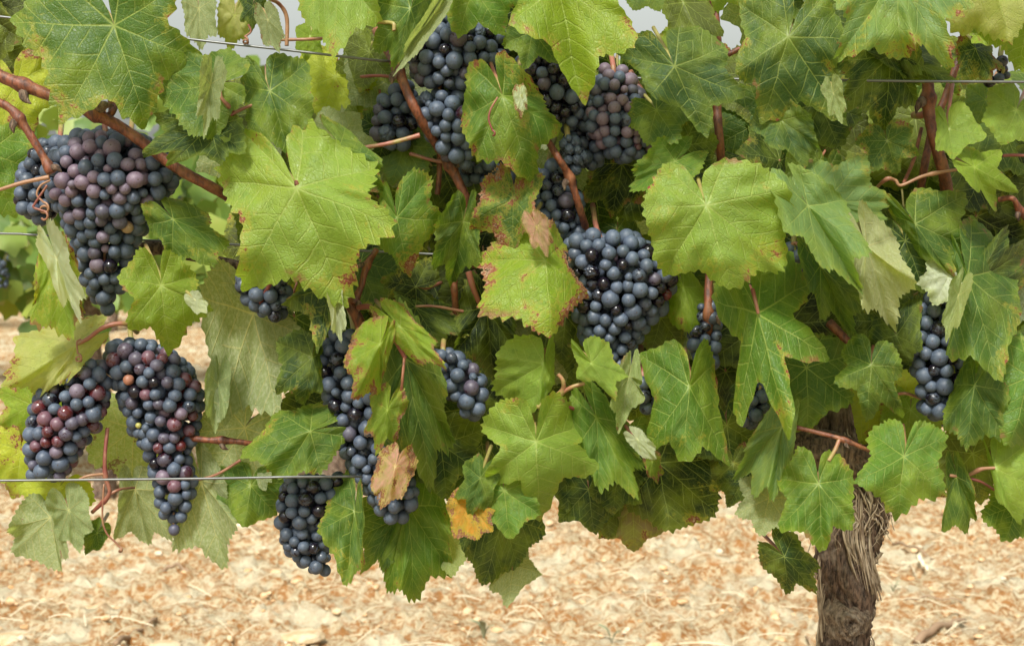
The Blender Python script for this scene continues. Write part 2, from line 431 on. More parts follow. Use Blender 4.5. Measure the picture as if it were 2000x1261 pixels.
def leaf_vertices(can, edge, J, ctrl, seed, under=False, dome=0.12, wav=0.05):
    """ctrl: T, A1, A2, B1, B2 as (dx,dy,dz) pixel offsets from J (dz towards the camera).
    A is the -x half of the template, B the +x half."""
    rg = np.random.RandomState(seed + 11)
    T, A1, A2, B1, B2 = [np.asarray(c, float) for c in ctrl]
    x, y = can[:, 0], can[:, 1]
    ang = np.arctan2(x, y)
    aa = np.abs(ang)
    off = np.zeros((len(can), 3))
    for sgn, V1, V2 in ((-1, A1, A2), (1, B1, B2)):
        m = (ang >= 0) if sgn > 0 else (ang < 0)
        q = np.stack([np.abs(x[m]), y[m]], -1)
        d0, d1, d2 = dirv(0) * CR[0], dirv(SECT[1]) * CR[1], dirv(SECT[2]) * CR[2]
        M01 = np.linalg.inv(np.stack([d0, d1], -1)); M12 = np.linalg.inv(np.stack([d1, d2], -1))
        c01 = q @ M01.T; c12 = q @ M12.T
        o01 = c01[:, :1] * T + c01[:, 1:] * V1
        o12 = c12[:, :1] * V1 + c12[:, 1:] * V2
        # past the last lobe: blend towards the mirrored base of the leaf
        a = aa[m]
        d3 = dirv(R(158)) * 0.55
        M02 = np.linalg.inv(np.stack([d0, d2], -1)); c3 = M02 @ d3
        V3 = c3[0] * T + c3[1] * V2
        M23 = np.linalg.inv(np.stack([d2, d3], -1)); c23 = q @ M23.T
        o23 = c23[:, :1] * V2 + c23[:, 1:] * V3
        o = np.where((a < SECT[1])[:, None], o01, np.where((a < SECT[2])[:, None], o12, o23))
        off[m] = o
    L = max(np.linalg.norm(T), np.linalg.norm(A1), np.linalg.norm(B1))
    rho = np.hypot(x, y)
    # relief: dome, blistered fields between the veins, wavy margin
    bounds = np.radians([0, 50, 105, 150, 185])
    i = np.clip(np.searchsorted(bounds, aa, side='right') - 1, 0, 3)
    fr = (aa - bounds[i]) / (bounds[i + 1] - bounds[i])
    puff = np.sin(np.pi * np.clip(fr, 0, 1)) * rho
    ph = rg.uniform(0, 6.28, 4)
    wave = (np.sin(ang * 3 + ph[0]) + 0.7 * np.sin(ang * 7 + ph[1]) + 0.4 * np.sin(ang * 13 + ph[2])) * rho ** 2.2
    fine = np.sin(x * 13 + ph[3]) * np.sin(y * 12 + ph[0]) * 0.012
    bend = rg.uniform(-0.2, 0.2) * x * y - rg.uniform(-0.22, 0.40) * np.abs(x) + rg.uniform(-0.32, 0.16) * y * np.abs(y)
    bend = bend + 0.10 * rg.normal() * np.sin(2.2 * x + 1.5 * y + ph[2]) * rho
    # rims curl here and there, and the blade is quilted between its side veins
    curl = np.clip(np.sin(ang * 1.5 + ph[3]), 0, 1) * np.clip(rho / 0.85 - 0.72, 0, None) ** 1.5
    bend = bend - rg.uniform(-0.5, 0.9) * curl
    q = np.zeros(len(x))
    for _ in range(9):
        k = rg.normal(size=2); k = k / np.linalg.norm(k) * rg.uniform(9, 27)
        q += np.sin(k[0] * x + k[1] * y + rg.uniform(0, 6.28)) * 9.0 / np.hypot(*k)
    fine = fine + rg.uniform(0.004, 0.013) * q * np.clip(rho * 3, 0, 1)
    dz = -dome * rho ** 2 + 0.055 * puff + wav * wave + fine + bend * 1.2
    dz = dz * L * (-1 if under else 1)
    off[:, 2] += dz
    # a little sideways crumple too
    off[:, 0] += 0.012 * L * np.sin(y * 9 + ph[1]) * rho
    off[:, 1] += 0.012 * L * np.sin(x * 9 + ph[2]) * rho
    return off, L

def build_leaf_mesh(name, J, d, ctrl, seed, under, lob=1.0, dome=0.12, wav=0.05, na=216, nr=17):
    can, edge, quads, tris = leaf_template(seed, na, nr, lob)
    off, L = leaf_vertices(can, edge, J, ctrl, seed, under, dome, wav)
    px = J[0] + off[:, 0]; py = J[1] + off[:, 1]
    V = PV(px, py, d + off[:, 2] * PX)
    base = P(J[0], J[1], d)
    V = V - base
    tri4 = [tuple(t) for t in tris]
    # facing: make the upper face (or the underside) look at the camera
    q = quads[len(quads) // 3]
    area = 0.0
    o2 = off[:, :2]
    ring = o2[-na_of(can, nr):]
    xs, ys = ring[:, 0], ring[:, 1]
    area = np.sum(xs * np.roll(ys, -1) - np.roll(xs, -1) * ys)      # y down: positive = clockwise on screen
    flip = (area > 0) == bool(under)
    quads = quads if not flip else quads[:, ::-1]
    if flip: tris = tris[:, ::-1]
    allf = np.vstack([quads, np.concatenate([tris, tris[:, :1]], 1)])
    me = bpy.data.meshes.new(name)
    nq, ntri = len(quads), len(tris)
    me.vertices.add(len(V)); me.vertices.foreach_set('co', V.astype(np.float32).ravel())
    vi = np.concatenate([quads.ravel(), tris.ravel()]).astype(np.int32)
    me.loops.add(len(vi)); me.loops.foreach_set('vertex_index', vi)
    me.polygons.add(nq + ntri)
    ls = np.concatenate([np.arange(nq) * 4, nq * 4 + np.arange(ntri) * 3]).astype(np.int32)
    me.polygons.foreach_set('loop_start', ls)
    me.update(calc_edges=True)
    uvl = me.uv_layers.new(name='UVMap')
    uvl.data.foreach_set('uv', can[vi].astype(np.float32).ravel())
    at = me.attributes.new('edge', 'FLOAT', 'POINT'); at.data.foreach_set('value', edge.astype(np.float32))
    me.polygons.foreach_set('use_smooth', [True] * len(me.polygons))
    me.materials.append(M_LEAF)
    return me, Vector(base), L
def na_of(can, nr): return (len(can) - 1) // nr

COLS = {
    'G1': (0.062, 0.130, 0.018), 'GL': (0.092, 0.190, 0.022), 'G2': (0.023, 0.057, 0.011), 'G3': (0.010, 0.026, 0.007),  # G3 and partly G2: canopy shade put into the leaf colour
    'YG': (0.190, 0.285, 0.020), 'LG': (0.210, 0.315, 0.045), 'PG': (0.150, 0.245, 0.075), 'BG': (0.052, 0.112, 0.032),
    'YE': (0.380, 0.430, 0.030), 'PY': (0.420, 0.420, 0.150), 'OL': (0.110, 0.135, 0.025), 'OR': (0.620, 0.270, 0.030),  # YE and OL also hold the glow of backlighting as colour
    'DR': (0.56, 0.30, 0.24), 'WH': (0.58, 0.62, 0.46), 'BR': (0.20, 0.155, 0.085), 'UG': (0.130, 0.180, 0.060),
}
def auto_ctrl(T, wd=1.0, sk=0.0, rg=None):
    """symmetric lobes from the midrib vector alone"""
    T = np.asarray(T, float)
    L = math.hypot(*T); a = math.atan2(T[0], T[1])
    def lobe(deg, r):
        b = a + R(deg + sk)
        v = np.array([math.sin(b), math.cos(b)]) * r * L
        # widen or narrow across the midrib
        ax = T / L; n = np.array([-ax[1], ax[0]])
        return ax * v.dot(ax) + n * v.dot(n) * wd
    return [T, lobe(-50, .95), lobe(-105, .86), lobe(50, .95), lobe(105, .86)]
N_LEAF = [0]
def leaf(label, d, col, dis, J, T, *rest, U=False, wd=1.0, lob=None, dome=None, wav=None, pet=None, dz=None, cat='leaf', name='vine_leaf', group=None, tilt=1.0):
    """one leaf at its own place: J the petiole junction, T the tip, then A1,A2,B1,B2 lobe tips (photo pixels); d = cm in front of the vine plane"""
    N_LEAF[0] += 1
    seed = N_LEAF[0] * 7 + 3
    rg = np.random.RandomState(seed)
    J = np.array(J, float); d = d / 100.0
    if wd < 0.8 and not rest:
        J = J + 0.34 * (np.array(T, float) - J)      # a folded leaf reaches back past its junction
    if lob is None: lob = rg.uniform(0.7, 2.2)
    if rest:
        c2 = [np.array(p, float) - J for p in ((T,) + rest)]
    else:
        c2 = auto_ctrl(np.array(T, float) - J, wd)
    # how far each lobe must lean out of the picture plane to have its natural length
    cr = [1.0, .95, .86, .95, .86]
    Lr = max(np.linalg.norm(v) / k for v, k in zip(c2, cr))
    ctrl = []; tl = rg.uniform(0.05, 0.45); yw = rg.uniform(-0.3, 0.3)
    for i, (v, k) in enumerate(zip(c2, cr)):
        n = np.linalg.norm(v)
        lack = math.sqrt(max(0.0, (Lr * k * 0.9) ** 2 - n * n)) if wd == 1.0 else 0.0
        z = 0.28 * min(lack, 0.6 * Lr) * (1 if v[1] > 0 else -1)
        z += tilt * tl * v[1] + rg.uniform(-0.15, 0.15) * Lr + yw * v[0]
        if dz is not None: z += dz[i]
        ctrl.append(np.array([v[0], v[1], z]))
    if dome is None: dome = rg.uniform(0.04, 0.26)
    if wav is None: wav = rg.uniform(0.05, 0.13)
    me, base, L = build_leaf_mesh('blade', J, d, ctrl, seed, U, lob, dome, wav)
    root = empty(name, base, label, cat, group)
    b = obj('blade', me, None, root)
    c = np.array(COLS[col]) * rg.uniform(0.9, 1.1)
    b.color = (c[0], c[1], c[2], dis)
    # petiole: from the junction back into the canopy
    if pet is None:
        t = ctrl[0][:2] / (np.linalg.norm(ctrl[0][:2]) + 1e-6)
        e = J - t * rg.uniform(35, 70) + rg.uniform(-25, 25, 2)
        mid = J - t * 18
        path = [P(J[0], J[1], d - 0.0032), P(mid[0], mid[1], d - 0.02), P(e[0], e[1], d - 0.06)]
    else:
        path = [P(J[0], J[1], d + 0.001)] + [P(q[0], q[1], (q[2] / 100.0 if len(q) > 2 else d - 0.005)) for q in pet]
    path = smooth_path(path, 14) - np.array(base)
    V, F, C = tube_geo(path, np.linspace(0.0009, 0.0015, 14), 8)
    pm = mesh_from('petiole', V, [tuple(f) for f in F] + [c_[:3] for c_ in C])
    obj('petiole', pm, M_STALK, root)
    return root

LEAVES = [
 # ---- upper left
 ("large dull green leaf, biggest at the top left, above the two canes", 7, 'G1', .35, (223,50),(287,250),(126,234),(22,45),(378,112),(345,-25)),
 ("green leaf behind the narrow pale flap, right of the large dull top-left leaf", 8, 'G1', .1, (425,162),(308,182),(350,98),(445,98),(365,268),(420,265)),
 ("dark green leaf with notched right edge, under the leaf with the pale flap", 7, 'G2', .1, (411,247),(332,320),(283,300),(300,222),(432,320),(476,296)),
 ("dark drooping leaf with long bent tip between the white gap and the big pale leaf", 7, 'G1', .1, (527,178),(568,305),(490,255),(467,165),(614,238),(605,122)),
 ("pale soft leaf hanging over the top wire from above", 8, 'LG', .3, (665,-60),(650,112),(592,30),(580,-60),(744,45),(745,-50)),
 ("green leaf with grey folded edge, left of the topmost grapes", 8, 'G1', .1, (802,17),(770,138),(726,106),(712,0),(822,85),(850,-15)),
 ("light green leaf at the top edge just above the topmost grapes", 9, 'GL', .1, (925,-25),(985,70)),
 ("big yellow-green leaf with long pointed tip hanging at the top, right of the topmost grapes", 10, 'YG', .5, (1088,-32),(1138,208),(1000,45),(1000,-70),(1250,86),(1215,-70)),
 ("folded leaf with red patch and curled top, hanging between the upper bunches", 10, 'GL', .55, (982,188),(1040,360),(925,312),(895,236),(1092,252),(1062,185)),
 ("green leaf with yellow and wine-red margins, below the leaf with the curled top", 8, 'G1', .95, (1003,388),(1000,506),(915,438),(942,352),(1048,440),(1058,345)),
 ("yellow-green leaf whose right margin is dotted red, left of the central bunch", 9, 'YG', .9, (1065,509),(1078,657),(932,618),(945,505),(1152,574),(1100,472)),
 ("very large pale leaf with rounded lobes in the left centre", 11, 'LG', .45, (580,367),(676,592),(478,545),(421,352),(774,440),(735,325)),
 ("green leaf with grey bloom, behind the top of the very large pale leaf", 8, 'G1', .35, (664,283),(752,378),(640,395),(583,302),(748,312),(675,248)),
 ("yellow-green leaf with a purple stain, right of the very large pale leaf", 9, 'GL', .55, (775,425),(798,541),(733,482),(742,378),(872,432),(838,348)),
 ("plain mid green leaf with narrow tip, under the purple stained leaf", 6, 'G1', .1, (905,432),(880,556),(842,518),(850,440),(938,515),(935,440)),
 # ---- left side
 ("yellowing leaf with rolled red-stained side, beside the tail of the left bunch", 6, 'YG', .75, (108,520),(138,662),(58,632),(70,540),(165,610),(150,505)),
 ("cream-yellow leaf with toothed red margin, lowest at the left edge", 4, 'PY', .55, (150,672),(8,752),(28,655),(112,628),(72,775),(135,745)),
 ("bright green leaf with deep teeth, between the two left bunches", 8, 'YG', .3, (315,557),(330,693),(250,640),(236,545),(424,608),(385,540)),
 ("large leaf showing its dull pale underside, right of the bright toothed leaf", -1.5, 'UG', .1, (494,613),(545,808),(420,835),(383,575),(590,655),(555,580)),
 ("wavy grey-green leaf behind the right side of the left bunch", 4, 'G1', .35, (338,428),(420,522),(335,522),(288,440),(458,480),(410,420)),
 ("dark leaf with a rust-red spot, below the very large pale leaf", 8, 'G2', .5, (643,557),(622,684),(556,590),(600,540),(666,650),(672,560)),
 ("very dark notched leaf left of the long central bunch", 6, 'G2', .15, (610,697),(592,790),(533,768),(540,668),(630,765),(630,690)),
 ("cupped yellow-green leaf speckled purple, hanging on the long central bunch", 12, 'YG', .85, (742,672),(690,784),(668,715),(688,652),(742,772),(757,715)),
 ("narrow yellow-green leaf seen edge on, with red rims", 11, 'YG', .8, (735,594),(872,720)),
 ("dark glossy leaf with strong veins, hanging below the red stalk at centre", 9, 'G1', .15, (793,702),(845,965),(742,880),(735,770),(892,885),(872,745)),
 ("large leaf with long yellowing tip, lowest in the bottom centre", 1.6, 'GL', .15, (797,985),(810,1175),(752,1155),(742,1040),(882,1125),(872,990)),
 ("crinkled green leaf with a brown hole, left of the lowest leaf", 1.2, 'G1', .35, (774,1012),(705,1120),(682,1058),(690,980),(748,1118),(785,1092)),
 ("dark leaf with red specks, right of the lowest bunch", 6, 'G1', .5, (692,998),(675,1148),(618,1038),(640,975),(714,1110),(710,1000)),
 ("broad dark leaf above the lowest bunch and the low wire", 7, 'G1', .2, (606,842),(467,886),(535,800),(612,790),(548,934),(628,925)),
 ("orange autumn leaf below the centre", 9, 'OR', .95, (918,982),(930,1055),(886,1045),(872,988),(966,1042),(964,985)),
 ("big light green leaf with five lobes in the lower centre", 12, 'LG', .4, (1047,862),(1052,1020),(944,942),(935,828),(1184,915),(1150,825)),
 ("light leaf with dark hollow, above the big five-lobed leaf", 9, 'LG', .1, (1061,710),(1040,810),(968,766),(964,688),(1084,750),(1082,664)),
 ("small light leaf with three pointed lobes, just below the central bunch", 11, 'LG', .1, (1155,709),(1202,782),(1128,738),(1119,688),(1230,735),(1188,668)),
 ("dull yellow leaf hanging underside out, below the small three-lobed leaf", 8, 'YG', .5, (1228,735),(1208,848),(1187,795),(1200,742),(1258,775),(1252,742)),
 ("green leaf with pale midrib, right of the big five-lobed leaf", 8, 'GL', .15, (1165,815),(1245,972),(1172,965),(1125,880),(1256,905),(1232,830)),
 ("big notched leaf with red freckled lobe, right of the small three-lobed leaf", 10, 'GL', .3, (1347,755),(1335,902),(1262,882),(1255,692),(1426,905),(1400,705)),
 ("big bright leaf with whitish wrinkled shoulder, right of the red-freckled leaf", 11, 'GL', .35, (1480,612),(1543,852),(1440,825),(1400,588),(1626,700),(1588,550)),
 ("broad pale leaf with small rust spots, right of the central bunch", 13, 'LG', .45, (1379,401),(1432,566),(1298,540),(1246,405),(1540,525),(1548,365)),
 # ---- right side
 ("crinkled pale leaf hanging right of the broad pale leaf", 10, 'PG', .1, (1578,402),(1682,572),(1602,525),(1532,448),(1698,490),(1652,392)),
 ("round pale leaf above the crinkled pale leaf", 8, 'PG', .3, (1611,394),(1755,395),(1690,305),(1585,312),(1732,432),(1650,440)),
 ("yellowish leaf with white sheen showing its underside, right of the crinkled pale leaf", 9, 'PY', .15, (1692,482),(1750,645),(1684,600),(1655,520),(1790,555),(1745,462)),
 ("wet bluish-green leaf below the crinkled pale leaf", 7, 'BG', .15, (1602,520),(1668,658),(1602,632),(1575,558),(1694,610),(1690,540)),
 ("dark leaf with raised right lobe, left of the right-hand bunch", 7, 'G2', .1, (1751,655),(1778,716),(1700,668),(1695,598),(1806,684),(1798,584)),
 ("mid green leaf with two long points, in front of the trunk top", 9, 'G1', .2, (1701,712),(1692,823),(1630,745),(1640,685),(1766,812),(1768,718)),
 ("large bluish-green crinkled leaf with brown rolled lobe at upper right", 9, 'BG', .35, (1540,72),(1487,240),(1430,145),(1440,5),(1650,238),(1655,75)),
 ("greyish sunlit leaf with ragged lower edge at the top right", 10, 'PG', .55, (1748,-50),(1762,116),(1638,118),(1630,-20),(1858,128),(1888,5)),
 ("dark green leaf crossing the wire under the greyish ragged leaf", 7, 'G2', .15, (1750,104),(1868,162),(1790,170),(1715,120),(1868,110),(1810,75)),
 ("very dark quilted leaf with strong pale veins, left of the upright cane", 6, 'G2', .3, (1742,108),(1725,272),(1640,205),(1645,120),(1790,205),(1800,130)),
 ("smooth dark leaf with long tip, right of the hanging yellow-green leaf", 9, 'BG', .15, (1317,130),(1382,273),(1268,190),(1213,108),(1448,185),(1425,90)),
 ("bluish leaf with broad tip, below the large crinkled upper right leaf", 7, 'BG', .1, (1526,235),(1572,330),(1508,285),(1466,250),(1605,292),(1588,222)),
 ("small dark leaf beside the reddish upper bunch", 7, 'G1', .1, (1282,215),(1325,278)),
 ("dark leaf behind the shoulder of the broad pale leaf", 5, 'G2', .1, (1335,285),(1392,335)),
 ("green toothed leaf just above the broad pale leaf", 7, 'GL', .15, (1318,315),(1232,372),(1232,330),(1290,272),(1275,380),(1365,340)),
 ("green leaf with small orange spot, right of the round pale leaf", 8, 'G1', .3, (1787,437),(1862,543),(1800,505),(1738,418),(1899,490),(1882,382)),
 ("large dark quilted leaf with brown scars, right of the right-hand bunch", 9, 'G1', .3, (1891,540),(1955,748),(1848,692),(1860,575),(1998,632),(1985,520)),
 ("dark leaf at the right edge above the quilted scarred leaf", 7, 'G2', .1, (1905,555),(1965,440),(1900,490),(1870,560),(2010,480),(2010,555)),
 ("dark green leaf hanging under the right-hand bunch", 9, 'G1', .2, (1903,752),(1888,873),(1838,835),(1862,750),(1962,852),(1968,765)),
 ("light leaf cut by the right edge at mid height", 8, 'GL', .1, (2012,735),(1972,870)),
 ("fresh green leaf with three rounded lobes near the right edge", 9, 'YG', .1, (1903,327),(1992,374),(1944,417),(1905,372),(1958,290),(1890,281)),
 ("pale young leaf right of the upright cane", 8, 'LG', .1, (1853,252),(1862,313),(1828,290),(1828,218),(1924,268),(1888,198)),
 ("pale yellow leaf in the top right corner", 9, 'PY', .2, (1940,-45),(1972,84)),
 ("yellow-green leaf cut by the right edge at the top", 7, 'YG', .1, (2010,10),(1990,140)),
 ("small dark leaf with brown scorched rim, at the right end of the top wire", 6, 'G2', .8, (1905,95),(1935,160),(1880,165),(1862,105),(1958,130),(1935,88)),
 ("green pointed leaf overlapping the trunk's left side, beside the large fresh green leaf", 10, 'GL', .15, (1599,944),(1607,1080),(1522,1034),(1516,935),(1671,1038),(1670,932)),
 ("large fresh green leaf with red tip, right in front of the trunk", 11, 'GL', .15, (1766,891),(1752,1010),(1664,946),(1700,845),(1844,962),(1850,850)),
 ("green leaf with olive fold, right of the trunk", 7, 'G1', .2, (1868,930),(1890,1042),(1838,1035),(1846,960),(1910,1020),(1905,950)),
 ("pale green leaf with deep notch at the right edge, low", 8, 'LG', .15, (1944,913),(1988,1024),(1945,972),(1925,878),(2042,962),(2012,865)),
 ("dark green leaf lowest at the right edge", 6, 'G1', .1, (1988,985),(1962,1056)),
 ("pale greyish leaf left of the trunk head", 8, 'PG', .15, (1528,832),(1472,971),(1430,935),(1462,850),(1512,975),(1546,892)),
 ("small grey-green leaf underside left of the trunk", 6, 'UG', .1, (1503,972),(1484,1046)),
 ("small dark hanging leaf with red midrib, left of the lower trunk", 7, 'G2', .4, (1500,1050),(1594,1156)),
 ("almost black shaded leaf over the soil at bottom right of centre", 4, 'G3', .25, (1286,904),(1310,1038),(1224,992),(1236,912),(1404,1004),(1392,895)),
 ("small dark wet leaf below the pale-ribbed leaf", 5, 'G2', .1, (1205,935),(1196,1006)),
 ("dried brown leaf hanging over the soil", 2, 'BR', .5, (1236,992),(1238,1080)),
 ("dark notched leaf below the big five-lobed leaf", 3, 'G2', .1, (1150,955),(1160,1042)),
 ("brownish-green leaf beside the dried hanging leaf", 2, 'OL', .3, (1185,985),(1190,1052)),
 ("dark green leaf with long point, bottom centre right of the lowest leaf", 6, 'G2', .1, (985,1008),(942,1147),(896,1065),(925,1012),(1012,1110),(1062,1035)),
 ("grey-green leaf underside hanging lowest under the dark pointed leaf", 5, 'UG', .1, (1004,1102),(990,1186),(957,1146),(975,1100),(1054,1118),(1035,1090)),
 ("green leaf beneath the left lobe of the big five-lobed leaf", 10, 'GL', .1, (985,958),(996,1055)),
 ("narrow green leaf above the orange leaf", 10, 'G1', .1, (950,893),(914,1010)),
 ("yellow-green leaf underside beside the lowest long leaf", 0.5, 'YG', .1, (868,1000),(882,1128)),
 ("dark leaf between the orange leaf and the dark veined leaf, near the low wire", 2, 'G2', .2, (862,868),(872,975)),
 ("dark green leaf behind the orange leaf, above the dark pointed leaf", 1, 'G2', .2, (955,925),(965,1040)),
 ("dark leaf showing under the right lobe of the big five-lobed leaf", 2, 'G2', .2, (1105,905),(1110,1000)),
 ("shaded green leaf under the tip of the pale-ribbed leaf", 2, 'G1', .2, (1225,880),(1240,985)),
 ("yellow backlit leaf just right of the trunk neck", -3, 'YE', .3, (1722,782),(1728,890)),
 ("red-blotched backlit leaf behind the fresh green leaf at the trunk", -4, 'OL', .9, (1690,815),(1672,905)),
 ("small yellow-green leaf below the right-hand bunch's left side", -1, 'YG', .3, (1778,800),(1772,878)),
 ("shaded olive leaf behind the stalk left of the trunk neck", -3, 'OL', .3, (1590,790),(1582,890)),
 ("dark leaf low behind the big notched leaf, right part", 2, 'G2', .2, (1420,830),(1432,925)),
 # ---- lower left undersides
 ("pale leaf underside between the two lower left bunches' tips", 0, 'UG', .1, (264,955),(288,1064),(222,1050),(230,962),(336,1052),(335,958)),
 ("large pale pointed leaf underside below the low wire", 1, 'UG', .1, (394,940),(440,1114),(338,1072),(335,960),(469,1036),(445,945)),
 ("leaf underside stained red, behind the lower left bunches", -4, 'YG', .7, (262,838),(255,955)),
 ("pale leaf underside with a red smudge at lower left", 2, 'UG', .65, (98,1010),(118,1117),(28,1076),(20,1030),(132,1085),(125,1020)),
 ("greyish translucent leaf underside beside the dark left bunch tip", 4, 'PG', .05, (122,952),(158,1080)),
 ("bright yellow-green leaf under the tip of the lower left bunch", 1, 'YE', .15, (116,950),(66,1015)),
 ("small dark folded leaf below the left stalks", 3, 'G1', .05, (202,1018),(166,1084)),
 ("small green leaf below the low wire, left of the lowest bunch", 2, 'G1', .05, (490,948),(476,1030)),
 ("leaf underside with striped veins behind the pink stalk at low wire", 0, 'UG', .1, (478,835),(402,945)),
 ("yellow-green leaf with brown hole at the lower left edge", -2, 'YG', .6, (62,790),(48,875)),
 ("orange-stained leaf at the left edge by the low wire", -2, 'YE', .85, (40,880),(30,975)),
 # ---- left upper fills
 ("yellow leaf with dark red burn, behind the upper left cane", -2, 'YE', .8, (32,165),(62,262)),
 ("blurred green leaf at the left edge beside the left bunch", -5, 'GL', .1, (-25,300),(28,425)),
 ("pale leaf underside behind the large dull top-left leaf", 2, 'UG', .2, (385,-25),(395,98)),
 ("pale yellow leaf beside the white gap at the top", 1, 'PY', .1, (462,-5),(450,100)),
 ("dark leaf at the top edge left of the hanging grey underside", 4, 'G2', .1, (498,-15),(488,66)),
 ("grey-pink folded leaf underside at the top, over the top wire", 7, 'UG', .55, (512,8),(545,102)),
 ("bright yellow leaf lit from behind, left of the upper dark bunch", -3, 'YE', .5, (655,150),(625,238)),
 ("olive backlit leaf just below the top wire", -1, 'OL', .1, (722,102),(704,180)),
 ("yellow backlit leaf left of the small dark upper bunch", -4, 'YE', .1, (735,165),(728,250)),
 ("yellow-green leaf beside the white gap under the pale soft leaf", 0, 'YG', .1, (610,45),(598,122)),
 ("pale leaf underside with broad lobes, left of the upper dark bunch", 3, 'UG', .1, (650,285),(702,218)),
 ("greyish leaf below the small dark upper bunch", 0, 'PG', .1, (790,285),(764,362)),
 ("dark leaf behind the grey-bloomed leaf", 0, 'G2', .1, (755,262),(732,335)),
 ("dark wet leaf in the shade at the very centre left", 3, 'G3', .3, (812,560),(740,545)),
 ("dark leaf with dull sheen above the right half of the long bunch", 3, 'G2', .2, (812,600),(862,678),(800,665),(775,610),(915,655),(880,595)),
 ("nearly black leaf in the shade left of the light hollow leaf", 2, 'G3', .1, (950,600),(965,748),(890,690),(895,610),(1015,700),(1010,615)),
 ("yellow leaf with red top edge, right of the central bunch", 3, 'YG', .35, (1335,560),(1366,664),(1310,640),(1300,575),(1396,636),(1372,560)),
 ("olive shaded leaf under the yellow red-topped leaf", 2, 'OL', .2, (1290,620),(1270,695)),
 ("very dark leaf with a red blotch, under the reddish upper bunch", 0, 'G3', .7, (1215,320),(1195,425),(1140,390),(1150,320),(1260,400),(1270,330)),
 ("dark leaf peeping under the hanging yellow-green leaf at the top", 8, 'G1', .05, (1040,62),(1090,124)),
 ("pale green leaf at the top edge right of the hanging yellow-green leaf", 8, 'PG', .15, (1262,-35),(1290,24)),
 ("olive leaf in the upper middle, behind the upright brown cane", 4, 'OL', .1, (1335,5),(1385,112),(1310,80),(1285,10),(1420,70),(1400,5)),
 ("light green leaf above the upright brown cane at the top edge", 8, 'LG', .1, (1408,-35),(1402,26)),
 ("yellow leaf with red spots, beside the upright brown cane", -1, 'YG', .8, (1330,70),(1345,118)),
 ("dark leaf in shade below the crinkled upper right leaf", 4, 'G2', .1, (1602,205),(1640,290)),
 ("dark leaf with an orange-brown wound, left of the upright cane", 6, 'G1', .6, (1733,275),(1752,343)),
 ("large olive backlit leaf behind the upright cane", -3, 'OL', .1, (1788,228),(1795,345)),
 ("dull green leaf left of the trunk top", 5, 'G1', .15, (1575,718),(1580,842)),
 ("dark leaf hidden above the right-hand bunch", 6, 'G2', .05, (1768,470),(1808,572)),
 ("little white-backed leaf tip above the right-hand bunch", 8, 'WH', .1, (1852,540),(1822,596)),
 ("dark olive leaf right of the fresh red-tipped leaf", 4, 'OL', .3, (1900,885),(1915,985)),
 ("brown-green leaf left of the small grey-green underside", 3, 'OL', .6, (1432,905),(1436,974)),
 ("dark leaf above the small grey-green underside", 4, 'G2', .1, (1450,940),(1470,995)),
 ("pale mottled leaf under the upright canes at right", 1, 'PG', .1, (1925,195),(1905,245)),
 ("light leaf at the right edge level with the young leaf", 5, 'LG', .1, (1985,215),(1955,285)),
]
EDGE_LEAVES = {
 "narrow green leaf above the orange leaf": dict(wd=.6), "yellow-green leaf underside beside the lowest long leaf": dict(wd=.6),
 "greyish translucent leaf underside beside the dark left bunch tip": dict(wd=.6), "small dark hanging leaf with red midrib, left of the lower trunk": dict(wd=.62),
 "pale leaf underside behind the large dull top-left leaf": dict(wd=.5), "pale yellow leaf beside the white gap at the top": dict(wd=.6), "dark leaf at the top edge left of the hanging grey underside": dict(wd=.6),
 "grey-pink folded leaf underside at the top, over the top wire": dict(wd=.45), "yellow-green leaf beside the white gap under the pale soft leaf": dict(wd=.7),
 "big light green leaf with five lobes in the lower centre": dict(lob=3.2), "bright green leaf with deep teeth, between the two left bunches": dict(lob=2.0), "mid green leaf with two long points, in front of the trunk top": dict(lob=2.8),
 "small light leaf with three pointed lobes, just below the central bunch": dict(lob=2.6), "fresh green leaf with three rounded lobes near the right edge": dict(lob=3.0), "big bright leaf with whitish wrinkled shoulder, right of the red-freckled leaf": dict(lob=4.4),
 "small dark folded leaf below the left stalks": dict(wd=.6), "green leaf with olive fold, right of the trunk": dict(lob=1.5),"narrow yellow-green leaf seen edge on, with red rims": dict(wd=0.34, wav=0.09)}
UNDER = {"large leaf showing its dull pale underside, right of the bright toothed leaf", "dull yellow leaf hanging underside out, below the small three-lobed leaf",
 "yellowish leaf with white sheen showing its underside, right of the crinkled pale leaf"}
PETS = {
 "small light leaf with three pointed lobes, just below the central bunch": [(1138,728,9),(1122,745,5)],
 "dark drooping leaf with long bent tip between the white gap and the big pale leaf": None,
}
for sp in LEAVES:
    kw = dict(EDGE_LEAVES.get(sp[0], {}))
    if sp[0] in UNDER or 'leaf underside' in sp[0].split(',')[0]: kw['U'] = True
    leaf(*sp, **kw)
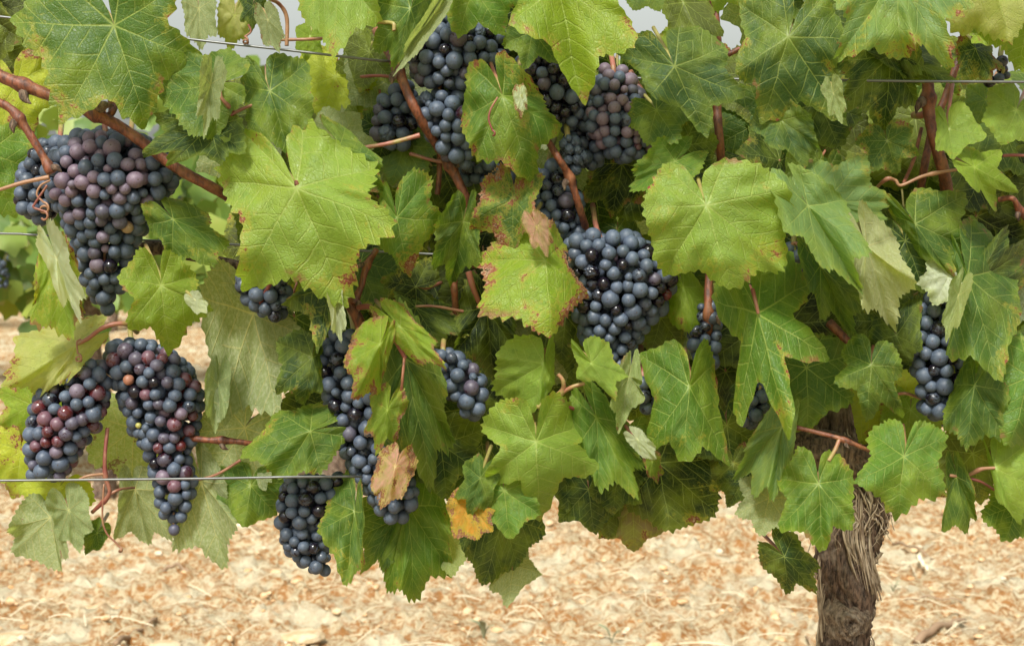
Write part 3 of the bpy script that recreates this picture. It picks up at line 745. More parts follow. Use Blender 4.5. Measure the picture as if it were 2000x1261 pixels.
# folded flaps, rolled strips and dry scraps
leaf("pale narrow leaf flap seen from its underside, over the green leaf at upper left", 10, 'UG', .1, (418,112),(400,268), U=True, wd=.30)
leaf("long grey rolled leaf underside slanting left of the topmost grapes", 10, 'UG', .05, (888,-30),(772,146), U=True, wd=.16)
leaf("white folded leaf edge along the tail of the left bunch", 7, 'WH', .1, (85,438),(160,634), U=True, wd=.24)
leaf("narrow white leaf strip turned underside out, below the very large pale leaf", 10, 'WH', .05, (650,550),(666,668), U=True, wd=.24)
leaf("dried pinkish-white curled leaf beside the yellow and wine-red leaf", 10, 'DR', .55, (1036,412),(1070,503), wd=.50, name='dry_leaf')
leaf("small dried white curl on the folded leaf at the upper bunches", 11, 'WH', .75, (1015,165),(1018,228), wd=.42, name='dry_leaf')
leaf("dry pale leaf streaked red, hanging on the long central bunch", 13, 'DR', .95, (786,868),(746,994), wd=.52, name='dry_leaf', wav=.12)
leaf("folded yellow leaf with red inner side, under the cupped speckled leaf", 11, 'YG', .85, (768,755),(735,888), wd=.5)
leaf("small glossy white leaf standing out right of the pale-ribbed leaf", 10, 'WH', .05, (1226,838),(1282,897), U=True, wd=.42)
leaf("red-spotted narrow leaf beside the almost black shaded leaf", 6, 'YG', .95, (1268,880),(1285,945), wd=.5)
leaf("pale folded leaf margin left of the quilted scarred leaf", 11, 'YG', .2, (1885,530),(1846,668), U=True, wd=.26)
leaf("small white leaf corner folded over the bright toothed leaf", 10, 'WH', .1, (368,572),(404,612), U=True, wd=.6)
leaf("pale hanging leaf tip left of the hanging grey underside", 3, 'PG', .1, (430,700),(418,845), U=True, wd=.30)
leaf("yellow-green folded lobe below the crinkled upper right leaf", 11, 'YG', .45, (1620,150),(1644,245), U=True, wd=.40)
# ------------------------------------------------------------------ grape bunches
def grape_mesh(name, seed, kind='round'):
    rg = np.random.RandomState(seed)
    nu, nv = (26, 17)
    r = 1 / 145.0
    V = []; 
    for i in range(nv + 1):
        t = math.pi * i / nv
        for j in range(nu):
            p = 2 * math.pi * j / nu
            V.append((math.sin(t) * math.cos(p), math.sin(t) * math.sin(p), math.cos(t)))
    V = np.array(V)
    k = rg.uniform(-1, 1, (5, 3)) * 1.6; ph = rg.uniform(0, 6, 5)
    n = sum(np.sin(V @ k[i] + ph[i]) for i in range(5)) / 5
    rad = 1 + 0.025 * n
    V = V * rad[:, None]
    V[:, 2] *= rg.uniform(0.98, 1.07)
    pole = np.hypot(V[:, 0], V[:, 1])
    V[:, 2] -= 0.03 * np.exp(-(pole / 0.12) ** 2) * np.sign(V[:, 2])     # little dimples at both ends
    if kind == 'raisin':
        f = np.zeros(len(V))
        for a in range(14):
            kk = rg.normal(size=3) * 3.6
            f += np.abs(np.sin(V @ kk + rg.uniform(0, 6)))
        f = (f / 14 - 0.6) * 1.15
        V *= (1 + f)[:, None] * 0.92
    F = []
    for i in range(nv):
        for j in range(nu):
            F.append((i * nu + j, (i + 1) * nu + j, (i + 1) * nu + (j + 1) % nu, i * nu + (j + 1) % nu))
    me = mesh_from(name, V * r, np.array(F))
    me.materials.append(M_GRAPE)
    return me
GM = [grape_mesh('grape', 1), grape_mesh('grape', 2), grape_mesh('grape', 3), grape_mesh('grape', 4)]
GR = [grape_mesh('raisin', 11, 'raisin'), grape_mesh('raisin', 12, 'raisin')]
SKIN = {   # skin colour, bloom range
    'blue': ((0.014, 0.016, 0.030), (0.62, 1.0)), 'dark': ((0.008, 0.006, 0.011), (0.05, 0.45)), 'slate': ((0.012, 0.014, 0.022), (0.45, 0.8)),
    'pink': ((0.100, 0.042, 0.055), (0.75, 1.0)), 'plum': ((0.034, 0.010, 0.018), (0.35, 0.8)), 'red': ((0.085, 0.014, 0.016), (0.25, 0.55)), 'gold': ((0.30, 0.17, 0.06), (0.3, 0.6)),
}
PAL = {
    'blue': [('blue', .72), ('slate', .13), ('dark', .09), ('plum', .06)],
    'rose': [('pink', .44), ('blue', .40), ('plum', .10), ('slate', .04)],
    'mixed': [('blue', .40), ('slate', .16), ('plum', .20), ('red', .17), ('dark', .10), ('pink', .03)],
    'dusk': [('slate', .50), ('blue', .30), ('dark', .20)],
    'shine': [('dark', .50), ('slate', .25), ('blue', .2), ('plum', .05)],
    'slate': [('slate', .8), ('dark', .2)],
    'deep': [('blue', .60), ('slate', .25), ('dark', .15)],
}
SPH_LO = None
def low_sphere():
    nu, nv = 14, 9
    V = [(math.sin(math.pi * i / nv) * math.cos(2 * math.pi * j / nu), math.sin(math.pi * i / nv) * math.sin(2 * math.pi * j / nu), math.cos(math.pi * i / nv)) for i in range(nv + 1) for j in range(nu)]
    F = [(i * nu + j, (i + 1) * nu + j, (i + 1) * nu + (j + 1) % nu, i * nu + (j + 1) % nu) for i in range(nv) for j in range(nu)]
    return np.array(V), np.array(F)
LS_V, LS_F = low_sphere()
N_B = [0]
def bunch(label, d, axis, pal, r=17.5, top=None, flat=0.85, raisins=0.0, shape_seed=None, group=None):
    """axis: (px,py,half width px) stations down the bunch; d = cm of its centre in front of the vine plane"""
    N_B[0] += 1
    r = r * 0.81
    rg = np.random.RandomState(N_B[0] * 13 + 5)
    ax = np.array(axis, float)
    n = 60
    st = smooth_path(ax, n) if len(ax) > 2 else np.stack([np.linspace(ax[0][i], ax[1][i], n) for i in range(3)], 1)
    seg = np.concatenate([[0], np.cumsum(np.hypot(np.diff(st[:, 0]), np.diff(st[:, 1])))])
    pts = np.zeros((0, 3)); 
    wmax = st[:, 2].max()
    rs = []
    for shell in range(4):
        for tr in range(3400 if shell == 0 else 700):
            s = rg.uniform(0, seg[-1]); i = min(int(np.searchsorted(seg, s)), n - 1)
            x, y, wd = st[i]
            wd = max(wd, r)
            q = max(0.0, wd - r * (1 + 1.75 * shell))
            if shell and wd < r * (1 + 1.75 * shell): continue
            ph = rg.uniform(0, 2 * math.pi)
            q *= rg.uniform(0.93, 1.0) if q > 2 * r else rg.uniform(0.6, 1)
            p = np.array([x + q * math.cos(ph), y + rg.uniform(-3, 3), q * flat * math.sin(ph)])
            ri = r * rg.uniform(0.80, 1.18)
            if rg.rand() < 0.03: ri *= 0.7
            if len(pts):
                dd = np.linalg.norm(pts - p, axis=1)
                if np.any(dd < (np.array(rs) + ri) * 0.76): continue
            pts = np.vstack([pts, p]); rs.append(ri)
    rs = np.array(rs)
    for it in range(6):     # relax overlaps
        D = pts[:, None] - pts[None]; L = np.linalg.norm(D, axis=2) + np.eye(len(pts)) * 1e6
        ov = np.clip((rs[:, None] + rs[None]) * 0.88 - L, 0, None)
        pts = pts + (D / L[..., None] * ov[..., None]).sum(1) * 0.35
    J = (st[0][0], st[0][1] - r) if top is None else top
    d0 = d / 100.0
    base = P(J[0], J[1], d0)
    root = empty('grape_bunch', base, label, 'grapes', group)
    world = PV(pts[:, 0], pts[:, 1], d0 + pts[:, 2] * PX)
    sc = (world[:, 1] - CAM.y) / (0 - CAM.y)           # same picture size at another depth
    front = pts[:, 2] + 0.3 * (pts[:, 2] > -0.15 * wmax) * 0
    order = np.argsort(-front)
    vis = [k for k in order if pts[k, 2] > -0.35 * wmax - 4][:100]
    visset = set(vis)
    cdf = np.cumsum([p for _, p in PAL[pal]])
    cen = np.interp(pts[:, 1], st[:, 1], st[:, 0]) if st[-1, 1] > st[0, 1] else pts[:, 0]
    for k in vis:
        rz = rg.rand() < raisins
        o = bpy.data.objects.new('grape', GR[rg.randint(2)] if rz else GM[rg.randint(4)])
        COL.objects.link(o); o.parent = root
        o.location = world[k] - base
        out = Vector((pts[k, 0] - cen[k] + rg.normal() * 12, -(pts[k, 2] + 8) + rg.normal() * 12, -(6 + rg.normal() * 14)))
        o.rotation_mode = 'QUATERNION'
        o.rotation_quaternion = out.to_track_quat('Z', 'Y')
        s = rs[k] * PX * 145.0 * sc[k]
        q3 = rg.uniform(0.94, 1.06, 3); o.scale = (s * q3[0], s * q3[1], s * q3[2])
        nm = PAL[pal][min(int(np.searchsorted(cdf, rg.rand() * cdf[-1])), len(cdf) - 1)][0]
        c, al = SKIN[nm]
        j = rg.uniform(0.8, 1.25)
        o.color = (c[0] * j, c[1] * j, c[2] * j, rg.uniform(*al))
    rest = [k for k in range(len(pts)) if k not in visset]
    if rest:
        V = np.concatenate([LS_V * (rs[k] * PX * sc[k]) + (world[k] - base) for k in rest])
        F = np.concatenate([LS_F + i * len(LS_V) for i in range(len(rest))])
        o = obj('grape', mesh_from('grape_mass', V, F), M_GRAPE, root)
        o['kind'] = 'stuff'; o.color = (0.012, 0.013, 0.022, 0.8)
    # stalk: peduncle into the canopy and the core it carries
    core = [P(J[0] + rg.uniform(-12, 12), J[1] - 45, d0 - 0.035), P(J[0], J[1], d0 - 0.004)] + [P(st[i][0], st[i][1], d0) for i in range(4, n - 2, 8)]
    pth = smooth_path(core, 22) - base
    obj('stem', tube_mesh('stem', pth, np.linspace(0.0022, 0.0010, 22), 7), M_STALK, root)
    return root
BUNCHES = [
 ("big left bunch, slate blue above and dusty pink below, with a long tail", 1.0, [(205,262,62),(212,300,118),(216,348,142),(210,402,116),(206,470,74),(203,540,54),(200,600,26)], 'rose', 18.5),
 ("dark bunch half hidden behind the left of the big pink and blue bunch", -1.5, [(118,280,50),(88,335,62),(76,390,54),(85,428,34)], 'dusk', 18),
 ("dark blue shoulder bunch behind the right side of the big left bunch", -1.8, [(255,290,40),(290,320,62),(300,360,50),(300,385,30)], 'dusk', 18),
 ("lower left bunch with many reddish grapes, leftmost of the low pair", 2.5, [(170,712,45),(150,755,72),(128,815,82),(108,870,66),(95,925,46)], 'mixed', 17.5),
 ("long lower left bunch with an orange grape, ending in one single grape", 2.0, [(255,668,50),(285,710,85),(312,770,92),(322,830,76),(328,890,54),(340,940,48),(340,985,42),(340,1012,30)], 'mixed', 16.5),
 ("dark bunch in the shade under the very large pale leaf", 3.0, [(505,520,42),(515,565,56),(530,612,38)], 'dusk', 17.5),
 ("topmost bunch of blue-grey grapes under the rolled leaf", 3.0, [(890,30,62),(900,75,100),(893,120,102),(880,162,74)], 'blue', 18.0),
 ("blue bunch hanging in front of the slanting red cane, below the topmost bunch", 3.6, [(858,185,52),(874,225,70),(884,262,56),(892,295,40),(900,315,26)], 'blue', 17.5),
 ("small dark blue bunch left of the slanting red cane", 1.0, [(785,168,34),(776,215,50),(768,255,46),(775,282,32)], 'blue', 18),
 ("glossy black bunch behind the long tip of the hanging yellow-green leaf", 3.0, [(1080,95,62),(1074,145,78),(1090,195,60),(1105,240,38)], 'shine', 18),
 ("reddish violet upper bunch right of the hanging yellow-green leaf", 3.2, [(1197,138,30),(1204,185,60),(1212,235,78),(1224,280,62),(1228,306,40)], 'rose', 16.5),
 ("loose dark grapes in the shade between the black and the violet bunches", 1.5, [(1140,245,50),(1150,290,52),(1140,322,38)], 'dusk', 16),
 ("cluster of shrivelled raisins in the middle of the upper bunches", 4.5, [(1108,272,24),(1122,305,32),(1115,330,26)], 'slate', 13.5),
 ("blue bunch under the raisins, beside the thin brown cane", 3.0, [(1072,328,36),(1086,375,56),(1092,420,56),(1112,458,40)], 'blue', 17.5),
 ("black shaded grapes behind the folded leaf at the upper bunches", 0.5, [(950,320,50),(925,350,40),(975,345,35)], 'dusk', 15.5),
 ("biggest central bunch of blue-black grapes with some glossy black ones", 4.0, [(1165,460,72),(1200,500,108),(1222,555,106),(1208,615,90),(1192,665,62),(1215,710,32)], 'blue', 18.0),
 ("dark bunch behind the wrinkled shoulder of the big bright leaf", 3.0, [(1388,600,32),(1375,660,40),(1378,705,34)], 'dusk', 17),
 ("small glossy bunch showing through the big bright leaf", 6.0, [(1490,745,18),(1475,785,34),(1458,828,26)], 'shine', 17),
 ("deep blue right-hand bunch between the dark leaves", 5.5, [(1838,580,42),(1825,635,58),(1832,690,64),(1840,745,60),(1836,805,46)], 'deep', 18.5),
 ("long central bunch hanging behind the speckled cupped leaf", 4.0, [(690,650,50),(682,705,68),(702,770,80),(712,840,72),(735,905,66),(765,965,58),(772,1015,34)], 'blue', 17.5),
 ("blue-black bunch right of the edge-on yellow leaf", 4.5, [(865,690,34),(898,730,50),(915,775,44),(928,812,26)], 'blue', 17),
 ("few blue grapes behind the edge-on leaf near the red stalk", 3.0, [(785,628,30),(805,665,28)], 'blue', 17),
 ("lowest bunch of dark grapes, hanging under the broad dark leaf", 3.0, [(612,935,66),(608,985,74),(592,1035,54),(602,1080,48),(622,1112,30)], 'dusk', 17.0),
 ("shiny black grapes at the right end of the top wire", 3.0, [(1955,115,18),(1958,145,22),(1928,162,18)], 'shine', 16),
 ("few black grapes between the broad pale leaf and the crinkled pale leaf", 3.0, [(1550,480,24),(1562,525,22)], 'dusk', 16),
 ("black grapes in the shade right of the dull yellow hanging leaf", 4.0, [(1255,735,26),(1265,785,30),(1255,800,20)], 'shine', 16),
]
for b in BUNCHES:
    rz = 1.0 if 'raisins in the middle' in b[0] else (0.03 if b[3] in ('blue', 'shine') else 0.0)
    bunch(*b, raisins=rz)
def recolour(key, px, py, skin, bloom, lab=None, r=None):
    b = [o for o in bpy.data.objects if o.get('label', '').startswith(key)][0]
    best = None
    for g_ in b.children:
        if g_.name.split('.')[0] != 'grape' or g_.get('kind'): continue
        q = Vector(b.location) + g_.location - CAM
        f = q.y * CT - q.z * ST; up = q.y * ST + q.z * CT
        X_ = 1000 + FPX * q.x / f; Y_ = 630.5 - FPX * up / f
        s = math.hypot(X_ - px, Y_ - py) + 120 * (q.y + 1.05)
        if best is None or s < best[0]: best = (s, g_)
    g_ = best[1]; c = SKIN[skin][0]; g_.color = (*c, bloom)
    if lab: g_['label'] = lab
    if r: g_.scale = (r * PX * 145,) * 3
SKIN['orange'] = ((0.36, 0.13, 0.05), (.5, .5)); SKIN['green'] = ((0.36, 0.34, 0.08), (.2, .2))
recolour('long lower left', 253, 737, 'orange', .35, 'unripe orange grape')
recolour('long lower left', 253, 824, 'green', .1, 'tiny green grape', 6)
recolour('long lower left', 362, 800, 'red', .3); recolour('long lower left', 385, 815, 'red', .3); recolour('long lower left', 315, 872, 'red', .3); recolour('long lower left', 350, 868, 'red', .2); recolour('long lower left', 320, 920, 'pink', .7)
recolour('big left bunch', 255, 443, 'gold', .5, 'pale unripe grape'); recolour('big left bunch', 148, 332, 'pink', .7, None); recolour('big left bunch', 213, 612, 'dark', .1); recolour('big left bunch', 188, 557, 'pink', .9)
for x_, y_ in ((128, 805), (155, 798), (118, 865), (70, 790), (172, 757), (97, 862)): recolour('lower left bunch', x_, y_, 'red', .25)
for x_, y_ in ((1209, 477), (1225, 505), (1281, 559), (1307, 558), (1293, 604), (1140, 588), (1218, 530), (1176, 560), (1271, 505), (1215, 600), (1220, 630), (1151, 500)): recolour('biggest central', x_, y_, 'dark', .03)
recolour('biggest central', 1312, 588, 'red', .1, 'bright red grape'); recolour('biggest central', 1272, 537, 'plum', .5); recolour('biggest central', 1205, 500, 'pink', .7)
recolour('reddish violet', 1250, 280, 'red', .4); recolour('reddish violet', 1255, 240, 'red', .1); recolour('reddish violet', 1168, 218, 'pink', .8); recolour('reddish violet', 1188, 250, 'pink', .8)
for x_, y_ in ((1033, 132), (1102, 200), (1114, 225), (1110, 133), (1095, 105), (1046, 165)): recolour('glossy black', x_, y_, 'dark', .02)
for x_, y_ in ((868, 120), (925, 80), (950, 60), (940, 95)): recolour('topmost bunch', x_, y_, 'dark', .1)
# the one loose grape at the very end of the long lower left bunch belongs to that bunch
_b = [o for o in bpy.data.objects if o.get('label', '').startswith('long lower left')][0]
_o = bpy.data.objects.new('grape', GM[0]); COL.objects.link(_o); _o.parent = _b
_o.location = P(340, 1034, 0.02) - np.array(_b.location); _s = 11 * PX * 145; _o.scale = (_s,) * 3; _o.color = (0.03, 0.015, 0.03, 0.6)
obj('stem', tube_mesh('stem', smooth_path([P(340, 1000, .02), P(337, 1012, .02), P(340, 1026, .02)], 8) - np.array(_b.location), 0.0008, 6), M_STALK, _b)

# ------------------------------------------------------------------ the grapevine: trunk, head, canes
vine_base = np.array(P(1655, 1261, 0)); vine_base[2] = 0.0
vine = empty('grapevine', vine_base, "old grapevine with shaggy peeling trunk and red-brown canes, at right foreground", 'grapevine')
def vine_part(name, me, mat, parent=vine):
    return obj(name, me, mat, parent)
def rough_tube(pts, rad, seg=72, seed=0, amp=0.18, twist=0.6, n=160):
    """woody tube with deep lengthwise ridges"""
    p = smooth_path(np.column_stack([pts, rad]), n)
    c, r = p[:, :3], p[:, 3]
    rg = np.random.RandomState(seed)
    th = np.linspace(0, 2 * np.pi, seg, endpoint=False)
    s = np.linspace(0, 1, n)
    Ls = np.concatenate([[0], np.cumsum(np.linalg.norm(np.diff(c, axis=0), axis=1))])
    dsp = np.zeros((n, seg))
    for i in range(n):
        for j in range(seg):
            a = th[j] + twist * Ls[i] * 8
            q = Vector((math.cos(a) * 2.4, math.sin(a) * 2.4, Ls[i] * 16 + seed))
            q2 = Vector((math.cos(a) * 7.5, math.sin(a) * 7.5, Ls[i] * 30 + seed * 2))
            v = 1 - 2 * abs(mnoise.noise(q)); v2 = 1 - 2 * abs(mnoise.noise(q2))
            dsp[i, j] = amp * (0.65 * v + 0.5 * v2 - 0.55) 
    tan = np.gradient(c, axis=0); tan /= np.linalg.norm(tan, axis=1)[:, None]
    ref = np.array([0, 1.0, 0.05]); a = np.cross(tan, ref); a /= np.linalg.norm(a, axis=1)[:, None]; b = np.cross(tan, a)
    rr = r[:, None] * (1 + dsp)
    V = c[:, None] + rr[..., None] * (np.cos(th)[None, :, None] * a[:, None] + np.sin(th)[None, :, None] * b[:, None])
    F = []
    for i in range(n - 1):
        for j in range(seg):
            k = (j + 1) % seg
            F.append((i * seg + j, i * seg + k, (i + 1) * seg + k, (i + 1) * seg + j))
    V = V.reshape(-1, 3)
    V = np.vstack([V, c[:1], c[-1:]]); c0, c1 = len(V) - 2, len(V) - 1
    faces = F + [(c0, (j + 1) % seg, j) for j in range(seg)] + [(c1, (n - 1) * seg + j, (n - 1) * seg + (j + 1) % seg) for j in range(seg)]
    return V, faces, (c, r, a, b, th, rr)
gz = lambda x, y, d=0: P(x, y, d)
foot = vine_base.copy()
tp = [foot + np.array([0.004, 0.0, -0.05]), foot + np.array([0.0, 0, 0.12]), foot + np.array([-0.003, 0, 0.30]), P(1640,1340), P(1652,1245), P(1662,1170), P(1650,1100), P(1664,1025), P(1676,955), P(1640,905), P(1632,860), P(1634,800), P(1636,752)]
tr = [0.034, 0.025, 0.021, 42 * PX, 42 * PX, 46 * PX, 50 * PX, 58 * PX, 52 * PX, 50 * PX, 38 * PX, 26 * PX, 20 * PX]
V, F, TS = rough_tube(np.array(tp), np.array(tr), 96, 3, 0.40, 1.3, 260)
trunk = vine_part('trunk', mesh_from('trunk', V - vine_base, F), M_BARK)
# old arms of the head
for pts, rad, sd in (([P(1690,925,.01), P(1630,884,.022), P(1575,876,.024), P(1520,898,.01), P(1420,915,-.02)], [36, 36, 33, 26, 18], 5),
                     ([P(1640,900,-.01), P(1720,895,-.02), P(1820,880,-.03), P(1960,872,-.03), P(2100,870,-.03)], [34, 26, 22, 19, 17], 8),
                     ([P(1636,770,-.005), P(1628,740,-.015), P(1600,715,-.03), P(1560,700,-.05)], [22, 18, 13, 9], 9)):
    V, F, _ = rough_tube(np.array(pts), np.array(rad) * PX, 48, sd, 0.28, 0.7, 80)
    vine_part('arm', mesh_from('arm', V - vine_base, F), M_BARK)
# left arm, seen behind the left bunch's tail
V, F, _ = rough_tube(np.array([P(150,500,-.05), P(240,492,-.045), P(310,485,-.04), P(380,500,-.05), P(480,520,-.07)]), np.array([12, 15, 13, 11, 8]) * PX, 32, 12, 0.3, 0.7, 60)
vine_part('arm', mesh_from('arm', V - vine_base, F), M_BARK)
# knot: swirling rings of bark round a sunken eye
kc = P(1660, 1215, 50 * PX * 0.92)
n_r, n_a = 26, 64
V = []; 
for i in range(n_r + 1):
    q = i / n_r
    for j in range(n_a):
        a = 2 * math.pi * j / n_a
        w_ = 1 + 0.12 * math.sin(3 * a + 1) + 0.06 * math.sin(7 * a)
        rx, rz = 0.0195 * q * w_, 0.0200 * q * w_
        ring = 0.0024 * math.sin(q * 24 + 1.1 * math.sin(2 * a) + 0.6 * math.sin(5 * a))
        h = 0.0062 * math.exp(-((q - 0.36) / 0.36) ** 2) - 0.005 * math.exp(-(q / 0.10) ** 2) + ring * (0.25 + q * (1 - q) * 2) - 0.012 * q ** 3
        h += 0.0012 * mnoise.noise(Vector((rx * math.cos(a) * 500, 3, rz * math.sin(a) * 500)))
        V.append(kc + np.array([rx * math.cos(a), -h, rz * math.sin(a)]))
F = [(i * n_a + j, i * n_a + (j + 1) % n_a, (i + 1) * n_a + (j + 1) % n_a, (i + 1) * n_a + j) for i in range(n_r) for j in range(n_a)]
vine_part('knot', mesh_from('knot', np.array(V) - vine_base, F), M_KNOT)
# peeling fibres of bark
rg = np.random.RandomState(77)
c, r, a_, b_, th, rr = TS
V = []; F = []
def ribbon(path, wid, nrm):
    k0 = len(V); n = len(path)
    tan = np.gradient(path, axis=0); tan /= np.linalg.norm(tan, axis=1)[:, None] + 1e-9
    sd = np.cross(tan, nrm); sd /= np.linalg.norm(sd, axis=1)[:, None] + 1e-9
    for i in range(n):
        w2 = wid * math.sin(math.pi * min(0.98, (i + 0.6) / n)) ** 0.5
        V.append(path[i] - sd[i] * w2); V.append(path[i] + nrm[i] * wid * 0.45); V.append(path[i] + sd[i] * w2); V.append(path[i] - nrm[i] * wid * 0.25)
    for i in range(n - 1):
        for q in range(4):
            F.append((k0 + i * 4 + q, k0 + i * 4 + (q + 1) % 4, k0 + i * 4 + 4 + (q + 1) % 4, k0 + i * 4 + 4 + q))
i_lo = int(np.argmin(np.abs(c[:, 2] - P(1655, 1300)[2]))); i_hi = int(np.argmin(np.abs(c[:, 2] - P(1632, 850)[2])))
for k in range(150):
    i0 = rg.randint(i_lo - 20, i_hi); ln = rg.randint(8, 34); i1 = min(i0 + ln, len(c) - 2)
    if i1 - i0 < 5: continue
    side = rg.uniform(-math.pi, 0) if rg.rand() < 0.9 else rg.uniform(0, math.pi)
    drift = rg.uniform(-0.25, 0.35)
    idx = np.arange(i0, i1 + 1); t = np.linspace(0, 1, len(idx))
    lift0, lift1 = rg.uniform(0, 0.0015), (rg.uniform(0.002, 0.008) if rg.rand() < 0.35 else rg.uniform(0, 0.002))
    path = []; nr = []
    for q, i in zip(t, idx):
        an = side + drift * q + 0.10 * math.sin(q * 5 + k)
        jn = int(round((an % (2 * math.pi)) / (2 * math.pi) * len(th))) % len(th)
        ra = rr[i, jn] * 1.0 + 0.0004 + lift0 * q + lift1 * (1 - q) ** 2
        n_ = math.cos(an) * a_[i] + math.sin(an) * b_[i]
        path.append(c[i] + ra * n_); nr.append(n_)
    ribbon(np.array(path), rg.choice([0.0005, 0.0009, 0.0016, 0.0028, 0.0042]), np.array(nr))
# the frayed sheaf at the right: long fibres hanging down and out
for k in range(64):
    f = k / 63.0
    x0 = 1650 + 52 * f + rg.uniform(-5, 5); y0 = 1000 + 28 * math.sin(f * 9) + rg.uniform(-25, 25)
    x1 = 1668 + 56 * f + rg.uniform(-6, 6); y1 = 1105 + 62 * f ** .6 + rg.uniform(-30, 14)
    d0 = 0.018 + rg.uniform(-.004, .007)
    mid = ((x0 + x1) / 2 - 7 + rg.uniform(-3, 3), (y0 + y1) / 2)
    path = smooth_path([P(x0, y0, d0), P(mid[0], mid[1], d0 + .002), P(x1, y1, d0 - rg.uniform(-.003, .006))], 14)
    ribbon(path, rg.choice([0.0004, 0.0008, 0.0013]), np.tile(np.array([0.25, -1.0, 0]), (14, 1)))
for k in range(60):   # tangled strands round the neck, below the leaf
    x0 = 1680 + rg.uniform(-30, 45); y0 = 955 + rg.uniform(-10, 60)
    pts = [P(x0, y0, .018 + rg.uniform(0, .008))]
    for q in range(4):
        x0 += rg.uniform(-16, 18); y0 += rg.uniform(4, 26)
        pts.append(P(x0, y0, .02 + rg.uniform(-.004, .007)))
    ribbon(smooth_path(pts, 18), rg.uniform(.0003, .0009), np.tile(np.array([0, -1.0, 0]), (18, 1)))
for k in range(9):    # loose dark flakes at the left edge
    y0 = 1060 + k * 14; x0 = 1603 + rg.uniform(-4, 6)
    path = smooth_path([P(x0 + 4, y0, .006), P(x0 - rg.uniform(3, 8), y0 + 40, .008), P(x0 + rg.uniform(-12, 6), y0 + 40 + rg.uniform(30, 70), .008)], 12)
    ribbon(path, rg.uniform(.0008, .002), np.tile(np.array([0.3, -1.0, 0]), (12, 1)))
bk = vine_part('bark_strip', mesh_from('bark_strips', np.array(V) - vine_base, F), M_FIBRE)
bk['kind'] = 'stuff'
# canes
def cane(name, pts, rad, mat=None, nodes=(), parent=vine, seg=14, n=70):
    """pts: (px,py,cm) ; rad in px (start,end)"""
    w3 = np.array([P(x, y, d / 100.0) for x, y, d in pts])
    p = smooth_path(w3, n)
    rr_ = np.linspace(rad[0], rad[1], n) * PX * 0.88
    L = np.concatenate([[0], np.cumsum(np.linalg.norm(np.diff(p, axis=0), axis=1))])
    for f in nodes:
        rr_ = rr_ * (1 + 0.55 * np.exp(-((L - f * L[-1]) / 0.0045) ** 2))
    rr_ = rr_ * (1 + 0.03 * np.sin(L * 900) + 0.03 * np.sin(L * 310))
    if mat is M_RED: rr_ = rr_ * 0.85
    V, F, C = tube_geo(p, rr_, seg)
    o = obj(name, mesh_from(name, V - vine_base, [tuple(f) for f in F] + [q[:3] for q in C]), mat or M_CANE, parent)
    if mat is None:
        for q, f in enumerate(nodes):      # a bud sits at each node
            i = min(int(np.searchsorted(L, f * L[-1])), n - 2)
            t = p[i + 1] - p[i]; t /= np.linalg.norm(t)
            s = np.cross(t, [0, 1.0, 0]) * (1 if q % 2 else -1) + np.array([0, -0.5, 0]); s /= np.linalg.norm(s)
            r0 = rr_[i]
            path = smooth_path([p[i] + s * r0 * .7, p[i] + s * r0 * 1.5 + t * r0 * .5, p[i] + s * r0 * 1.9 + t * r0 * 1.5], 8) - vine_base
            obj('bud', tube_mesh('bud', path, np.array([.75, .8, .78, .7, .58, .42, .25, .08]) * r0 * .8, 8), M_BARK, o)
    return o
cane('cane', [(-40,115,5),(0,148,5),(75,178,5),(150,208,4.6),(210,234,4.6),(265,268,4.8),(345,328,4.6),(425,372,4),(520,430,0),(640,480,-3)], (13, 11), nodes=(.12, .30))
cane('cane', [(-30,188,7),(20,212,7),(50,250,7),(78,295,7),(102,338,7)], (9, 8), nodes=(.4, .95))
cane('cane', [(150,-40,1),(215,190,3.5),(208,232,4.4)], (5, 8))
cane('cane', [(225,195,3.2),(222,215,4.2),(206,234,4.6)], (6, 8))
cane('cane', [(735,60,0),(775,132,4),(798,186,5.2),(818,226,5.2),(842,266,4.2),(876,318,3),(905,375,3),(922,425,2.5),(930,520,0)], (10, 10), nodes=(.25, .62))
cane('cane', [(560,430,2),(640,530,5),(675,580,6),(700,625,6),(716,668,5),(730,740,2)], (12, 12), nodes=(.5,))
cane('cane', [(735,488,5),(716,520,6),(705,560,6.4),(690,592,6.6)], (6, 7), nodes=(.35, .95))
cane('cane', [(1390,-50,1),(1398,50,2),(1402,110,2.5),(1400,200,2),(1405,270,3),(1408,340,2),(1395,450,1),(1384,555,3),(1384,632,3.5),(1380,720,0)], (10, 9), nodes=(.28, .82))
cane('cane', [(1402,112,2.5),(1425,105,3),(1445,95,3)], (7, 5))
cane('cane', [(1230,140,1),(1258,188,2),(1278,226,3),(1302,300,3),(1330,380,0)], (7, 7), nodes=(.5,))
cane('cane', [(1055,250,3),(1085,300,6.5),(1112,345,6),(1130,400,5.5),(1145,450,3.5),(1160,520,0)], (7, 8), nodes=(.4,))
cane('cane', [(1800,90,3),(1812,160,3.5),(1814,215,3.5),(1826,275,4),(1846,350,3.5),(1850,420,0),(1840,560,-4)], (12, 14), nodes=(.18, .6))
cane('cane', [(1890,60,0),(1850,180,1),(1822,250,1.5),(1802,345,2),(1780,480,-3)], (8, 9))
cane('cane', [(1900,45,1),(1905,70,2),(1893,85,2)], (9, 9))
cane('cane', [(1785,225,1),(1800,225,2.5),(1814,212,3)], (8, 7), mat=M_STALK)
cane('cane', [(1545,832,7),(1600,845,7.5),(1640,856,8),(1690,876,8),(1712,888,7)], (5, 4.5), nodes=(.55,))
cane('cane', [(1640,856,8),(1630,880,8.5),(1618,900,9)], (4, 4.5), mat=M_STALK)
cane('cane', [(330,848,2),(395,858,3),(440,860,3),(478,864,3),(560,880,1)], (7, 6), nodes=(.45,))
